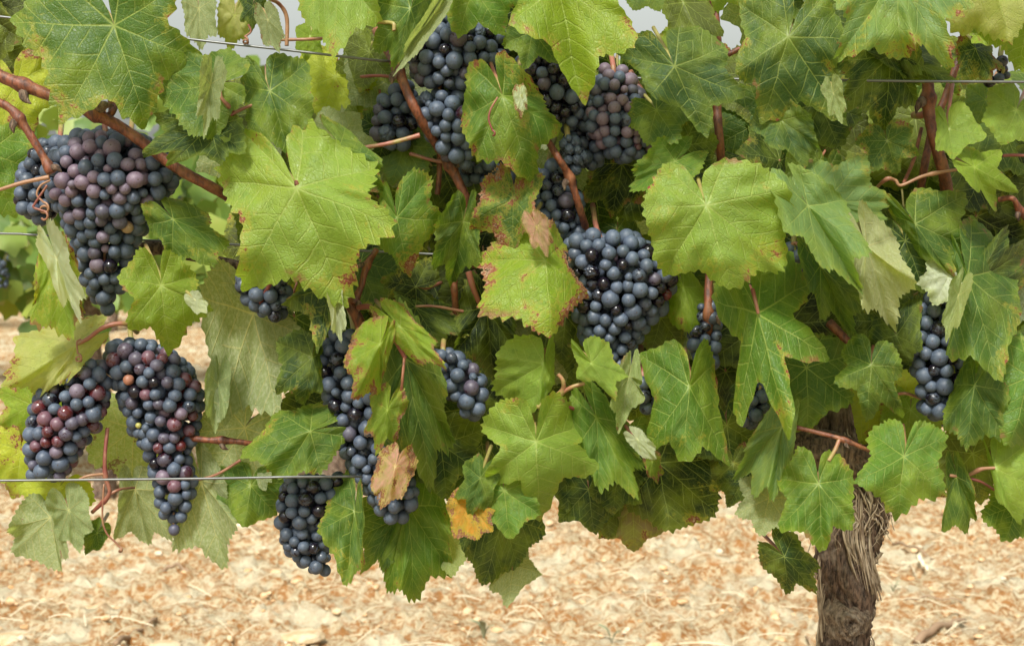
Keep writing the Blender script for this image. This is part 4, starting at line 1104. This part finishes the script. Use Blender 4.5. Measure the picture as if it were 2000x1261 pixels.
cane('cane', [(382,938,2),(425,925,2.5),(470,898,2.5)], (3, 4), mat=M_RED)
cane('cane', [(210,835,3),(205,890,3.5),(206,930,3.5),(213,965,3.5),(180,1000,3)], (5, 5), nodes=(.5, .8), mat=M_RED)
cane('cane', [(206,925,3.5),(175,928,4),(155,935,4)], (4, 3), mat=M_RED)
cane('cane', [(213,965,3.5),(235,955,3),(262,952,0.5)], (4, 3), mat=M_RED)
cane('cane', [(562,512,7),(530,550,5),(500,608,3.2)], (6, 5), mat=M_RED)
cane('cane', [(700,290,6),(760,280,5.5),(820,264,5.2)], (4, 5), mat=M_STALK)
cane('cane', [(800,300,1),(855,315,1),(920,318,1)], (4, 4), mat=M_STALK)
cane('cane', [(858,300,0),(858,340,0),(854,380,0)], (6, 6))
cane('cane', [(886,545,3),(888,575,3),(890,610,2)], (8, 7))
cane('cane', [(915,530,3),(925,565,3),(938,600,2)], (7, 6), mat=M_STALK)
cane('cane', [(812,598,3.5),(850,598,3.5),(905,608,3)], (3, 4), mat=M_RED)
cane('cane', [(700,600,6.8),(724,600,8),(748,625,9),(772,665,10),(792,700,10)], (7, 5), mat=M_RED)
cane('cane', [(790,695,10),(786,740,10.5),(782,790,10)], (3, 3))
cane('cane', [(1050,795,9),(1095,768,9.5),(1100,745,10),(1090,730,10)], (5, 4), nodes=(.5,), mat=M_STALK)
cane('cane', [(1096,768,9.5),(1118,755,10),(1142,748,10)], (4, 4), mat=M_STALK)
cane('cane', [(1060,790,9),(1095,790,9),(1132,802,8)], (4, 4), mat=M_RED)
cane('cane', [(1690,390,3),(1728,352,6),(1748,352,6),(1760,362,6),(1800,345,6),(1840,336,6),(1892,328,7)], (4, 4), nodes=(.35, .75), mat=M_RED)
cane('cane', [(1765,358,5.8),(1785,310,4),(1800,250,3)], (4, 4))
cane('cane', [(1620,630,3),(1650,660,4),(1680,692,4.5),(1700,712,6)], (10, 7))
cane('cane', [(1750,770,4),(1770,768,4.5),(1800,778,4)], (4, 4), mat=M_RED)
cane('cane', [(1958,304,5),(1985,303,5),(2030,306,5)], (4, 4), mat=M_RED)
cane('cane', [(1950,390,6),(1978,388,6.5),(1995,415,6),(2040,470,5)], (5, 7), nodes=(.4,))
cane('cane', [(1855,928,7),(1885,930,7),(1915,916,7.5),(1944,913,8)], (4, 4), nodes=(.6,), mat=M_RED)
cane('cane', [(1885,932,7),(1915,940,7),(1942,956,6)], (4, 3), mat=M_RED)
cane('cane', [(1470,565,10.5),(1476,590,11.2),(1481,612,11.2)], (5, 4), mat=M_RED)
cane('cane', [(1510,640,2),(1545,480,3),(1590,520,4)], (5, 4), mat=M_RED)
cane('cane', [(520,-5,6),(545,8,4.5),(560,35,4),(560,90,4)], (5, 5), mat=M_RED)
cane('cane', [(545,78,4),(600,77,4),(648,74,5)], (4, 4), mat=M_RED)
cane('cane', [(705,150,1),(740,148,2),(780,152,3)], (4, 4), mat=M_RED)
cane('cane', [(430,165,8.2),(432,190,8.5),(450,212,8),(462,235,6)], (4, 5), nodes=(.5,), mat=M_RED)
cane('cane', [(450,225,8),(475,212,7.5),(495,205,7)], (4, 4), mat=M_RED)
cane('cane', [(-30,380,8),(40,358,8),(96,346,8)], (4, 5.5), mat=M_RED)
cane('cane', [(565,300,8),(575,330,9.5),(580,362,11)], (6, 5), mat=M_CANE)
cane('cane', [(1528,890,6),(1530,905,6.5),(1528,930,6)], (3, 3), mat=M_RED)
cane('cane', [(720,45,7),(765,45,8),(770,60,8.2)], (4, 4), mat=M_STALK)
cane('cane', [(150,672,4),(170,662,4),(205,638,4),(245,632,3.5),(268,648,2)], (4, 6), mat=M_STALK)
# tendrils
def tendril(pts, turns, rad, end_r, d):
    w3 = [P(x, y, d / 100.0) for x, y in pts]
    p = list(smooth_path(w3, 26)); e = np.array(pts[-1], float)
    for k in range(int(turns * 16)):
        a = k / 16 * 2 * math.pi; q = end_r * (1 - 0.5 * k / (turns * 16))
        p.append(P(e[0] + q * math.sin(a) + k * 0.15, e[1] + end_r - q * math.cos(a) + k * 0.25, d / 100.0 + 0.0012 * math.sin(k * .5)))
    p = smooth_path(np.array(p), 90)
    V, F, C = tube_geo(p, rad * PX, 6)
    obj('tendril', mesh_from('tendril', V - vine_base, [tuple(f) for f in F] + [q[:3] for q in C]), M_RED, vine)
tendril([(98,352),(80,362),(72,380),(85,395)], 1.6, 2.0, 10, 8)
tendril([(92,362),(70,395),(66,405),(85,412)], 0.8, 2.2, 9, 8)
tendril([(158,662),(150,668),(152,690)], 1.5, 1.8, 7, 5)
tendril([(203,945),(200,1010),(208,1040),(225,1058),(234,1068)], 1.2, 2.0, 4, 3.5)
tendril([(972,190),(958,215),(955,235),(962,255)], 0.6, 1.8, 5, 11)
tendril([(485,48),(490,62),(478,72)], 1.5, 1.8, 6, 5)

# ------------------------------------------------------------------ trellis wires
def wire(label, pts, r=0.0009):
    p = smooth_path([P(x, y, d / 100.0) for x, y, d in pts], 60)
    b = p[0].copy()
    o = obj('trellis_wire', tube_mesh('trellis_wire', p - b, r, 8), M_WIRE, None, b)
    tag(o, label, 'wire', 'trellis wires of the vine row')
wire("uppermost grey trellis wire, dipping gently from the top left corner", [(-400,-15,4),(-60,26,4),(10,34,4),(380,78,4.5),(560,98,4.8),(735,118,4.5),(800,122,2),(1000,142,-1),(1250,153,2),(1480,155,5),(1800,159,8),(2060,161,8),(2400,166,8)])
wire("middle grey trellis wire, glimpsed behind the left bunch's tail", [(-400,450,-5),(0,456,-4),(75,459,-4),(400,475,-5),(840,496,0.5),(940,502,0.5),(1400,520,-5),(2400,540,-6)])
wire("lowest grey trellis wire, crossing in front of the lower left bunches", [(-400,943,7),(0,938,7),(210,936,7),(400,934,7.5),(560,931,8),(695,930,6),(800,928,0),(1300,880,-6),(1655,843,-5),(2400,800,-6)])
# ------------------------------------------------------------------ leaves deeper in the canopy
FILL_T = []
def fill_template(k):
    rg = np.random.RandomState(500 + k)
    can, edge, quads, tris = leaf_template(900 + k, 120, 9, 1.0)
    T = np.array([0, 1.0]); ctrl = auto_ctrl(T, rg.uniform(.9, 1.1))
    ctrl = [np.array([v[0], v[1], rg.uniform(-.12, .12) + 0.12 * v[1]]) for v in ctrl]
    off, L = leaf_vertices(can, edge, (0, 0), ctrl, 700 + k, False, rg.uniform(.06, .2), .06)
    V = np.stack([off[:, 0], -off[:, 2], -off[:, 1]], -1)       # unit leaf hanging down, face to -y
    o2 = off[-120:, :2]; area = np.sum(o2[:, 0] * np.roll(o2[:, 1], -1) - np.roll(o2[:, 0], -1) * o2[:, 1])
    if area < 0: quads, tris = quads[:, ::-1], tris[:, ::-1]
    me = bpy.data.meshes.new('blade')
    vi = np.concatenate([quads.ravel(), tris.ravel()]).astype(np.int32)
    me.vertices.add(len(V)); me.vertices.foreach_set('co', V.astype(np.float32).ravel())
    me.loops.add(len(vi)); me.loops.foreach_set('vertex_index', vi)
    me.polygons.add(len(quads) + len(tris))
    me.polygons.foreach_set('loop_start', np.concatenate([np.arange(len(quads)) * 4, len(quads) * 4 + np.arange(len(tris)) * 3]).astype(np.int32))
    me.update(calc_edges=True)
    me.uv_layers.new(name='UVMap').data.foreach_set('uv', can[vi].astype(np.float32).ravel())
    me.attributes.new('edge', 'FLOAT', 'POINT').data.foreach_set('value', edge.astype(np.float32))
    me.polygons.foreach_set('use_smooth', [True] * len(me.polygons))
    me.materials.append(M_LEAF)
    pth = smooth_path([(0, 0.004, 0), (rg.uniform(-.1, .1), .10, .22), (rg.uniform(-.3, .3), .30, .55)], 10)
    pm = tube_mesh('petiole', pth, 0.022, 6); pm.materials.append(M_STALK)
    root = bpy.data.objects.new('vine_leaf', None)
    b = bpy.data.objects.new('blade', me); p = bpy.data.objects.new('petiole', pm)
    return root, b, p
FILL_T = [fill_template(k) for k in range(8)]
frg = np.random.RandomState(4242)
OPEN = [  # windows in the canopy where sky, soil or the row behind shows: x0,y0,x1,y1
    (190,5,245,60),(395,0,445,75),(560,20,630,140),(225,185,290,265),(1225,15,1262,55),(1880,0,1900,60),(1945,80,1985,110),
    (0,455,75,790),(455,760,560,830),(520,775,540,830),(0,640,120,1000),(150,225,300,262),(1310,60,1330,90),(100,610,200,700),(360,520,430,560),(380,640,500,900),(40,270,340,480)]
def in_open(x, y, r):
    return any(x0 - r < x < x1 + r and y0 - r < y < y1 + r for x0, y0, x1, y1 in OPEN)
def bottom_edge(x):
    return np.interp(x, [0, 400, 520, 700, 1000, 1120, 1400, 1450, 1700, 2000], [560, 560, 800, 900, 960, 860, 900, 840, 830, 930])
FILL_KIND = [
    ('G3', "almost black leaf deep in the shade behind the front leaves", "leaves deep in the shade of the canopy"),  # deep shade painted as a near-black blade
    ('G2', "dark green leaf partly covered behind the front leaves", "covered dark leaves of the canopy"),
    ('OL', "olive yellow leaf lit from behind at the back of the canopy", "backlit leaves at the back of the canopy"),  # light from behind painted as olive yellow
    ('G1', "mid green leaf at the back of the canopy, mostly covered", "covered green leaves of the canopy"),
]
def put_fill(x, y, d, size, kind, col=None, rot=None):
    root, b, p = FILL_T[frg.randint(8)]
    col = col or FILL_KIND[kind][0]
    o = root.copy(); COL.objects.link(o)
    o.location = P(x, y, d)
    o.scale = (size,) * 3
    o.rotation_euler = (frg.uniform(-.5, .35), frg.uniform(-.9, .9) if rot is None else rot, frg.uniform(-.6, .6) + (math.pi if frg.rand() < .15 else 0))
    tag(o, FILL_KIND[kind][1], 'leaf', FILL_KIND[kind][2])
    for ch in (b, p):
        c_ = ch.copy(); COL.objects.link(c_); c_.parent = o
        if ch is b:
            k = np.array(COLS[col]) * frg.uniform(.5, .95); c_.color = (k[0], k[1], k[2], frg.uniform(0, .45))  # blade dimmed, so canopy shade sits in its colour
# a jittered lattice keeps the cover even; two depths
for layer, (step, d_lo, d_hi) in enumerate(((112, -.075, -.038), (122, -.17, -.10))):
    yy = -60.0
    while yy < 960:
        xx = -60.0 + (step / 2 if int(yy / step) % 2 else 0)
        while xx < 2080:
            x = xx + frg.uniform(-32, 32); y = yy + frg.uniform(-32, 32); size = frg.uniform(.036, .050)
            cy = y + 40
            xx += step
            if cy + 45 > bottom_edge(x) or in_open(x, cy, 92 if y < 260 else 66): continue
            u = frg.rand()
            top = y < 260 and not (860 < x < 1300)
            if layer == 0:
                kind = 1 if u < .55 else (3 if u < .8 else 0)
                if 740 < x < 1080 and 480 < y < 760: kind = 0  # dark pocket of the canopy painted with near-black leaves
                if top: kind = 3 if u < .6 else 2
            else:
                kind = 2 if (u < .5 or top) else 3  # rear leaves take the painted backlit tone
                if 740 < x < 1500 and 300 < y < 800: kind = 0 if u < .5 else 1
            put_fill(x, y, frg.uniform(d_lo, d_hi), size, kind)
        yy += step * .86
for tpl in FILL_T:
    for t in tpl: bpy.data.objects.remove(t)

# ------------------------------------------------------------------ soil
def soil_material():
    m, nt, pb = new_mat('soil'); g = NG(nt)
    tc = g.n('ShaderNodeTexCoord'); p = tc.outputs['Object']
    n1 = g.noise(p, 6.0, 6.0, 0.7); n2 = g.noise(p, 60, 7.0, 0.75, 0.6); n3 = g.noise(p, 130, 5.0, 0.7)
    c = g.mix(g.ss(n2, 0.43, 0.56), C4(0.40, 0.185, 0.060), C4(0.63, 0.52, 0.33))  # orange hollows: shade between clods put into the soil colour
    c = g.mix(g.ss(n1, 0.47, 0.64, 0.0, 0.8), c, C4(0.70, 0.64, 0.46))
    c = g.mix(g.ss(n3, 0.55, 0.72, 0.0, 0.5), c, C4(0.36, 0.15, 0.05))  # finer flecks of the same painted clod shade
    g.set(pb.inputs['Base Color'], c); pb.inputs['Roughness'].default_value = 0.95
    pb.inputs['Specular IOR Level'].default_value = 0.1
    h = g.m('ADD', g.m('MULTIPLY', n2, 1.0), g.m('MULTIPLY', n3, 0.5))
    g.set(pb.inputs['Normal'], g.bump(h, 0.8, 0.02))
    return m
M_SOIL = soil_material()
TABS = {}
def fbm(x, y, scale, seed, octv=4, ridge=False):
    """cheap vectorised value noise"""
    out = np.zeros_like(x); amp = 1.0; tot = 0
    for o in range(octv):
        tab = TABS.setdefault(seed + o, None)
        if tab is None: tab = TABS[seed + o] = np.random.RandomState(seed + o).rand(256, 256)
        X = x * scale + 17.3 * o; Y = y * scale + 5.1 * o
        xi = np.floor(X).astype(int); yi = np.floor(Y).astype(int); fx = X - xi; fy = Y - yi
        fx = fx * fx * (3 - 2 * fx); fy = fy * fy * (3 - 2 * fy)
        a = tab[xi % 256, yi % 256]; b = tab[(xi + 1) % 256, yi % 256]; c2 = tab[xi % 256, (yi + 1) % 256]; d2 = tab[(xi + 1) % 256, (yi + 1) % 256]
        v = a * (1 - fx) * (1 - fy) + b * fx * (1 - fy) + c2 * (1 - fx) * fy + d2 * fx * fy
        if ridge: v = 1 - abs(2 * v - 1)
        out += amp * v; tot += amp; amp *= 0.5; scale *= 2.03
    return out / tot
def soil_height(x, y):
    clod = np.clip(fbm(x, y, 6.0, 3, 4) - 0.47, 0, None) * 0.06 + np.clip(fbm(x, y, 34.0, 9, 3) - 0.44, 0, None) * 0.070 + fbm(x, y, 70.0, 21, 2) * 0.012
    return clod + 0.03 * (fbm(x, y, 0.8, 40, 2) - .5) - 0.02
xs = np.concatenate([-np.geomspace(400, 3.4, 26), np.linspace(-3.2, 3.2, 560), np.geomspace(3.4, 400, 26)])
ys = np.concatenate([-np.geomspace(60, 1.6, 14), np.linspace(-1.4, 0.9, 60), np.linspace(0.92, 4.6, 480), np.geomspace(4.65, 14, 180), np.geomspace(14.5, 900, 40)])
X, Y = np.meshgrid(xs, ys)
Z = soil_height(X, Y)
Z *= np.clip(1.3 - np.hypot(X * .5, Y - 3) / 60, 0, 1)
V = np.stack([X, Y, Z], -1).reshape(-1, 3)
nx = len(xs); ny = len(ys)
ii, jj = np.meshgrid(np.arange(ny - 1), np.arange(nx - 1), indexing='ij')
q = (ii * nx + jj).ravel()
F = np.stack([q, q + 1, q + 1 + nx, q + nx], -1)
ground = obj('ground', mesh_from('ground', V, F), M_SOIL); ground['kind'] = 'structure'
# stones, clods
def stone_material(name, c1, c2):
    m, nt, pb = new_mat(name); g = NG(nt)
    tc = g.n('ShaderNodeTexCoord')
    n = g.noise(tc.outputs['Object'], 30, 5.0, 0.65)
    g.set(pb.inputs['Base Color'], g.mix(g.ss(n, .35, .65), C4(*c1), C4(*c2))); pb.inputs['Roughness'].default_value = .9
    pb.inputs['Specular IOR Level'].default_value = 0.2
    g.set(pb.inputs['Normal'], g.bump(n, .6, .01))
    return m
M_STONE = stone_material('pale_stone', (0.54, 0.43, 0.29), (0.66, 0.58, 0.44))
M_CLOD = stone_material('clod', (0.48, 0.27, 0.12), (0.66, 0.50, 0.31))
M_SLAB = stone_material('stone_and_mound', (0.46, 0.32, 0.17), (0.60, 0.49, 0.33))
def rock_geo(rg, size):
    import itertools
    nu, nv = 10, 7
    k = rg.normal(size=(4, 3)) * 1.7; ph = rg.uniform(0, 6, 4)
    Vv = LS_V.copy()
    f = 1 + 0.22 * sum(np.sin(Vv @ k[i] + ph[i]) for i in range(4)) / 2
    Vv = Vv * f[:, None] * np.array([rg.uniform(.8, 1.3), rg.uniform(.7, 1.1), rg.uniform(.45, .75)]) * size
    a = rg.uniform(0, 6.28); c_, s_ = math.cos(a), math.sin(a)
    return Vv @ np.array([[c_, -s_, 0], [s_, c_, 0], [0, 0, 1]])
def scatter_rocks(name, label, n, lo, hi, mat, seed):
    rg = np.random.RandomState(seed)
    Vs = []; Fs = []
    for i in range(n):
        y = 0.9 + 6.5 * rg.rand() ** 1.5; x = rg.uniform(-1, 1) * (0.55 + (y + 1.1) * .42)
        s = rg.uniform(lo, hi) * (0.6 + 0.8 * rg.rand() ** 3)
        z = float(soil_height(np.array([x]), np.array([y]))[0])
        Vs.append(rock_geo(rg, s) + np.array([x, y, z + s * .15])); Fs.append(LS_F + i * len(LS_V))
    o = obj(name, mesh_from(name, np.concatenate(Vs), np.concatenate(Fs)), mat)
    tag(o, label, name, None, 'stuff')
scatter_rocks('soil_clods', "crumbly orange-brown clods lying all over the bare soil", 2600, .004, .012, M_CLOD, 5)
scatter_rocks('pebbles', "small pale pebbles strewn over the bare soil", 1200, .003, .008, M_STONE, 6)
rg = np.random.RandomState(15)
def on_ground(px, py):
    """where the view through that pixel meets the soil"""
    d = P(px, py, -1.0) - np.array(CAM)
    t = (0.03 - CAM.z) / d[2]
    return np.array(CAM) + d * t
for (px, py, w_, lab) in [(310,1225,.075,"flat white stone half buried, nearest the bottom left"),(200,1150,.055,"pale domed stone left of the straw wisps"),(25,1215,.085,"large whitish overexposed soil mound in the bottom left corner"),(590,1215,.08,"broad pale overexposed soil mound lying below the lowest bunch"),(1220,1130,.06,"long pale stone in the soil below the brown dried leaf")]:  # two of these stand for overexposed mounds of soil, not stones
    c = on_ground(px, py)
    c[2] = float(soil_height(np.array([c[0]]), np.array([c[1]]))[0])
    nu, nv = 28, 18
    Vv = np.array([(math.sin(math.pi * i / nv) * math.cos(2 * math.pi * j / nu), math.sin(math.pi * i / nv) * math.sin(2 * math.pi * j / nu), math.cos(math.pi * i / nv)) for i in range(nv + 1) for j in range(nu)])
    k = rg.normal(size=(6, 3)) * 2.2; ph = rg.uniform(0, 6, 6)
    Vv = Vv * (1 + .12 * sum(np.sin(Vv @ k[i] + ph[i]) for i in range(6)) / 2)[:, None] * np.array([w_, w_ * .8, w_ * .20]) * .6
    Ff = np.array([(i * nu + j, (i + 1) * nu + j, (i + 1) * nu + (j + 1) % nu, i * nu + (j + 1) % nu) for i in range(nv) for j in range(nu)])
    o = obj('stone', mesh_from('stone', Vv, Ff), M_SLAB, None, c); tag(o, lab, 'stone', 'pale stones on the soil')
# dry straw
def straw_material(name, a, b):
    m, nt, pb = new_mat(name); g = NG(nt)
    tc = g.n('ShaderNodeTexCoord')
    g.set(pb.inputs['Base Color'], g.mix(g.noise(tc.outputs['Object'], 8, 3), C4(*a), C4(*b))); pb.inputs['Roughness'].default_value = .8
    return m
M_STRAW = straw_material('straw', (0.62, 0.50, 0.30), (0.85, 0.78, 0.60))
M_TWIG = straw_material('dry_twig', (0.16, 0.085, 0.045), (0.40, 0.29, 0.18))
Vs = []; Fs = []; k0 = 0
for i in range(1500):
    y = 0.9 + 5.5 * rg.rand() ** 1.4; x = rg.uniform(-1, 1) * (0.55 + (y + 1.1) * .42)
    L = rg.uniform(.03, .17); a = rg.uniform(0, math.pi)
    dx, dy = math.cos(a) * L / 2, math.sin(a) * L / 2; bend = rg.uniform(-.2, .2) * L
    xy = [(x - dx, y - dy), (x - dy * 0 + bend * .5, y + bend), (x + dx, y + dy)]
    zz = max(float(soil_height(np.array([q[0]]), np.array([q[1]]))[0]) for q in xy)
    pts = smooth_path([(xy[0][0], xy[0][1], zz + .002), (xy[1][0], xy[1][1], zz + .004 + rg.uniform(0, .015)), (xy[2][0], xy[2][1], zz + .003)], 6)
    Vv, Ff, C = tube_geo(pts, rg.uniform(.0004, .0013), 4)
    Vs.append(Vv); Fs.append(Ff + k0); k0 += len(Vv)
o = obj('straw', mesh_from('straw', np.concatenate(Vs), np.concatenate(Fs)), M_STRAW)
tag(o, "bleached straw and grass stalks scattered over the bare soil", 'straw', None, 'stuff')
def twig(label, pts, r=.004, mat=None, side=()):
    w3 = []
    for px, py in pts:
        c = on_ground(px, py); c[2] = float(soil_height(np.array([c[0]]), np.array([c[1]]))[0]) + r * 1.2; w3.append(c)
    p = smooth_path(w3, 20); p[:, 2] += .006 * np.sin(np.linspace(0, 9, 20)) ** 2
    b = p[0].copy()
    o = obj('dry_twig', tube_mesh('dry_twig', p - b, np.linspace(r, r * .6, 20), 7), mat or M_TWIG, None, b)
    tag(o, label, 'twig', 'dry prunings lying on the soil')
twig("thin brown pruning slanting away right of the trunk", [(1745,1038),(1790,1062),(1855,1090)], .004)
twig("long straight twig lying level, low right of the trunk", [(1755,1150),(1810,1155),(1880,1163)], .003)
twig("thick grey crooked branch lying at the bottom right", [(1790,1228),(1830,1215),(1885,1190)], .009)
twig("curved grey twig at the bottom, left of the lowest bunch", [(225,1245),(262,1212),(305,1188)], .006)
twig("dark forked twig on the soil at the bottom left", [(232,1232),(262,1240),(310,1252)], .004)
twig("short brown stick on the soil below the large pale pointed leaf", [(318,1092),(345,1094),(375,1097)], .005)
twig("thin hooked twig on the soil, bottom right of centre", [(1275,1132),(1305,1146),(1332,1153)], .003)
twig("bleached short stick right of the trunk", [(1793,1083),(1800,1095),(1812,1107)], .006, M_STRAW)
twig("brown stick beside the trunk foot, bottom right of centre", [(1575,1222),(1590,1240),(1602,1262)], .003)
twig("pale stalk lying level at the bottom of the soil", [(1110,1236),(1200,1240),(1300,1248)], .003, M_STRAW)
# small green weeds
def weed(label, px, py, h):
    c = on_ground(px, py); c[2] = float(soil_height(np.array([c[0]]), np.array([c[1]]))[0])
    root = empty('weed', c, label, 'weed', 'small weeds on the soil')
    for i in range(5):
        a = rg.uniform(0, 6.28); L = h * rg.uniform(.7, 1.2)
        pts = smooth_path([(0, 0, 0), (math.cos(a) * L * .2, math.sin(a) * L * .2, L * .6), (math.cos(a) * L * .6, math.sin(a) * L * .6, L * .8)], 8)
        n = 8; Vv = []; 
        for j in range(n):
            w_ = h * .10 * math.sin(math.pi * (j + .5) / n); s = np.array([-math.sin(a), math.cos(a), 0]) * w_
            Vv += [pts[j] - s, pts[j] + np.array([0, 0, w_ * .4]), pts[j] + s]
        Ff = [(j * 3 + q_, j * 3 + q_ + 1, j * 3 + q_ + 4, j * 3 + q_ + 3) for j in range(n - 1) for q_ in (0, 1)]
        obj('weed_leaf', mesh_from('weed_leaf', np.array(Vv), Ff), M_WEED, root)
M_WEED = straw_material('weed_green', (0.20, 0.22, 0.12), (0.34, 0.34, 0.20))
weed("little green weed on the soil below the dark pointed leaf", 945, 1215, .05)
weed("tiny grey-green weed at the bottom right of centre", 1195, 1215, .045)
weed("small weed on the soil right of the trunk", 1745, 1122, .03)

# ------------------------------------------------------------------ vine rows behind
def far_leaf(rg, c, s):
    """folded five-pointed leaf, ten faces"""
    a = rg.uniform(-.9, .9); tilt = rg.uniform(-.7, .5); yaw = rg.uniform(-.9, .9)
    ang = np.radians([0, 28, 52, 80, 112, 150, 210, 248, 280, 308, 332]); rr_ = np.array([1, .78, .95, .72, .82, .6, .6, .82, .72, .95, .78]) * rg.uniform(.9, 1.1, 11)
    x = np.sin(ang) * rr_; z = -np.cos(ang) * rr_; y = -0.22 * np.abs(x) + rg.uniform(-.12, .12, 11)
    pts = np.vstack([[0, 0, 0], np.stack([x, y, z], -1)]) * s
    ca, sa = math.cos(a), math.sin(a); pts = pts @ np.array([[ca, 0, sa], [0, 1, 0], [-sa, 0, ca]])
    ct, st_ = math.cos(tilt), math.sin(tilt); pts = pts @ np.array([[1, 0, 0], [0, ct, st_], [0, -st_, ct]])
    cy, sy = math.cos(yaw), math.sin(yaw); pts = pts @ np.array([[cy, sy, 0], [-sy, cy, 0], [0, 0, 1]])
    return pts + c
FL_F = np.array([(0, i, i % 11 + 1) for i in range(1, 12)])
def far_foliage_material():
    m, nt, pb = new_mat('far_foliage'); g = NG(nt)
    a = g.n('ShaderNodeAttribute'); a.attribute_name = 'tone'; t = a.outputs['Fac']
    tc = g.n('ShaderNodeTexCoord'); n = g.noise(tc.outputs['Object'], 25, 3.0)
    c = g.mix(g.ss(t, .0, .5), C4(.090, .17, .03), C4(.18, .29, .05))
    c = g.mix(g.ss(t, .5, .8), c, C4(.29, .37, .07)); c = g.mix(g.ss(t, .86, .95), c, C4(.45, .42, .2))
    c = g.mix(g.ss(n, .5, .7, 0, .35), c, C4(.3, .26, .06))
    g.set(pb.inputs['Base Color'], c); pb.inputs['Roughness'].default_value = .5
    tr_ = g.n('ShaderNodeBsdfTranslucent'); g.set(tr_.inputs['Color'], g.mix(1.0, c, C4(1.8, 1.6, .8), 'MULTIPLY'))
    mx = g.n('ShaderNodeMixShader'); mx.inputs[0].default_value = .35
    nt.links.new(pb.outputs[0], mx.inputs[1]); nt.links.new(tr_.outputs[0], mx.inputs[2])
    nt.links.new(mx.outputs[0], nt.nodes['Material Output'].inputs['Surface'])
    return m
M_FAR = far_foliage_material()
def far_vine(label, x, y, wd, zlo, zhi, nleaf, seed, bunches=(), group=None, size=.05):
    rg = np.random.RandomState(seed)
    root = empty('background_vine', (x, y, 0), label, 'grapevine', group)
    Vs = []; tone = []
    for i in range(nleaf):
        u = rg.uniform(-1, 1); q = rg.rand()
        z = zlo + (zhi - zlo) * q + .10 * rg.normal() * (1 if q > .5 else .5)
        yy = rg.normal() * .13
        if rg.rand() < .12: z += rg.uniform(0, .15)
        Vs.append(far_leaf(rg, np.array([u * wd * .55, yy, z]), size * rg.uniform(.7, 1.25)))
        tone += [rg.rand() ** 1.1] * 12
    F = np.concatenate([FL_F + i * 12 for i in range(nleaf)])
    me = mesh_from('foliage', np.concatenate(Vs), F, smooth=False, attr={'tone': tone})
    obj('foliage', me, M_FAR, root)
    pts = np.array([[.0, 0, -.05], [.02, .01, .2], [-.02, 0, .45], [.01, .01, zlo + .12]])
    V, Ff, _ = rough_tube(pts, np.array([.034, .027, .026, .024]), 28, seed, .25, .6, 40)
    obj('trunk', mesh_from('trunk', V, Ff), M_BARK, root)
    for bx, bz, n in bunches:
        Vb = []; 
        for i in range(n):
            t = rg.rand() ** .8; rad = .045 * (1 - .7 * t) + .006; a = rg.uniform(0, 6.28)
            Vb.append(LS_V * .0075 * rg.uniform(.85, 1.1) + np.array([bx + rad * math.cos(a), -.17 + rad * math.sin(a) * .8, bz - .14 * t]))
        o = obj('grape_bunch', mesh_from('bunch', np.concatenate(Vb), np.concatenate([LS_F + i * len(LS_V) for i in range(n)])), M_GRAPE, root)
        o.color = (.014, .015, .028, .9)
# the next row, 2 m behind; its canopy spans picture rows 235 to 620
z_hi = P(300, 262, -3.1)[2]; z_lo = P(300, 575, -3.1)[2]
xl = [P(px, 400, -3.1)[0] for px in (-330, 185, 640, 1080, 1540, 2020, 2480)]
bw = [P(px, py, -3.1) for px, py in ((35, 490), (395, 520), (345, 405))]
for i, x in enumerate(xl):
    bl = []
    for b in bw:
        if abs(b[0] - x) < .30 and not any(abs(b[0] - xx) < abs(b[0] - x) for xx in xl): bl.append((b[0] - x, b[2] + .05, 75))
    far_vine(["blurred vine of the next row, beyond the left frame edge", "blurred vine with dark bunch at the left edge, in the row behind", "blurred vine of the row behind, seen below the large dull top-left leaf", "vine of the row behind, hidden by the centre leaves", "vine of the row behind, right of the central bunch", "vine of the row behind, glimpsed at the right edge", "vine of the row behind, beyond the right frame edge"][i],
             x, 3.1, .9, z_lo, z_hi, 520, 60 + i, bl, 'vines of the next row')
for r_, (yy, n, lab) in enumerate(((5.6, 9, "far vine two rows back, seen through gaps"), (8.4, 11, "distant vine three rows back, seen through gaps"))):
    for i in range(n):
        x = (i - (n - 1) / 2) * .75 * (1 + .25 * r_) + .2
        far_vine(lab, x, yy, .8 * (1 + .25 * r_), .42, .86, 200, 200 + 20 * r_ + i, (), ['vines two rows back', 'vines three rows back'][r_], .06)
print('leaves', N_LEAF[0], 'objects', len(bpy.data.objects))
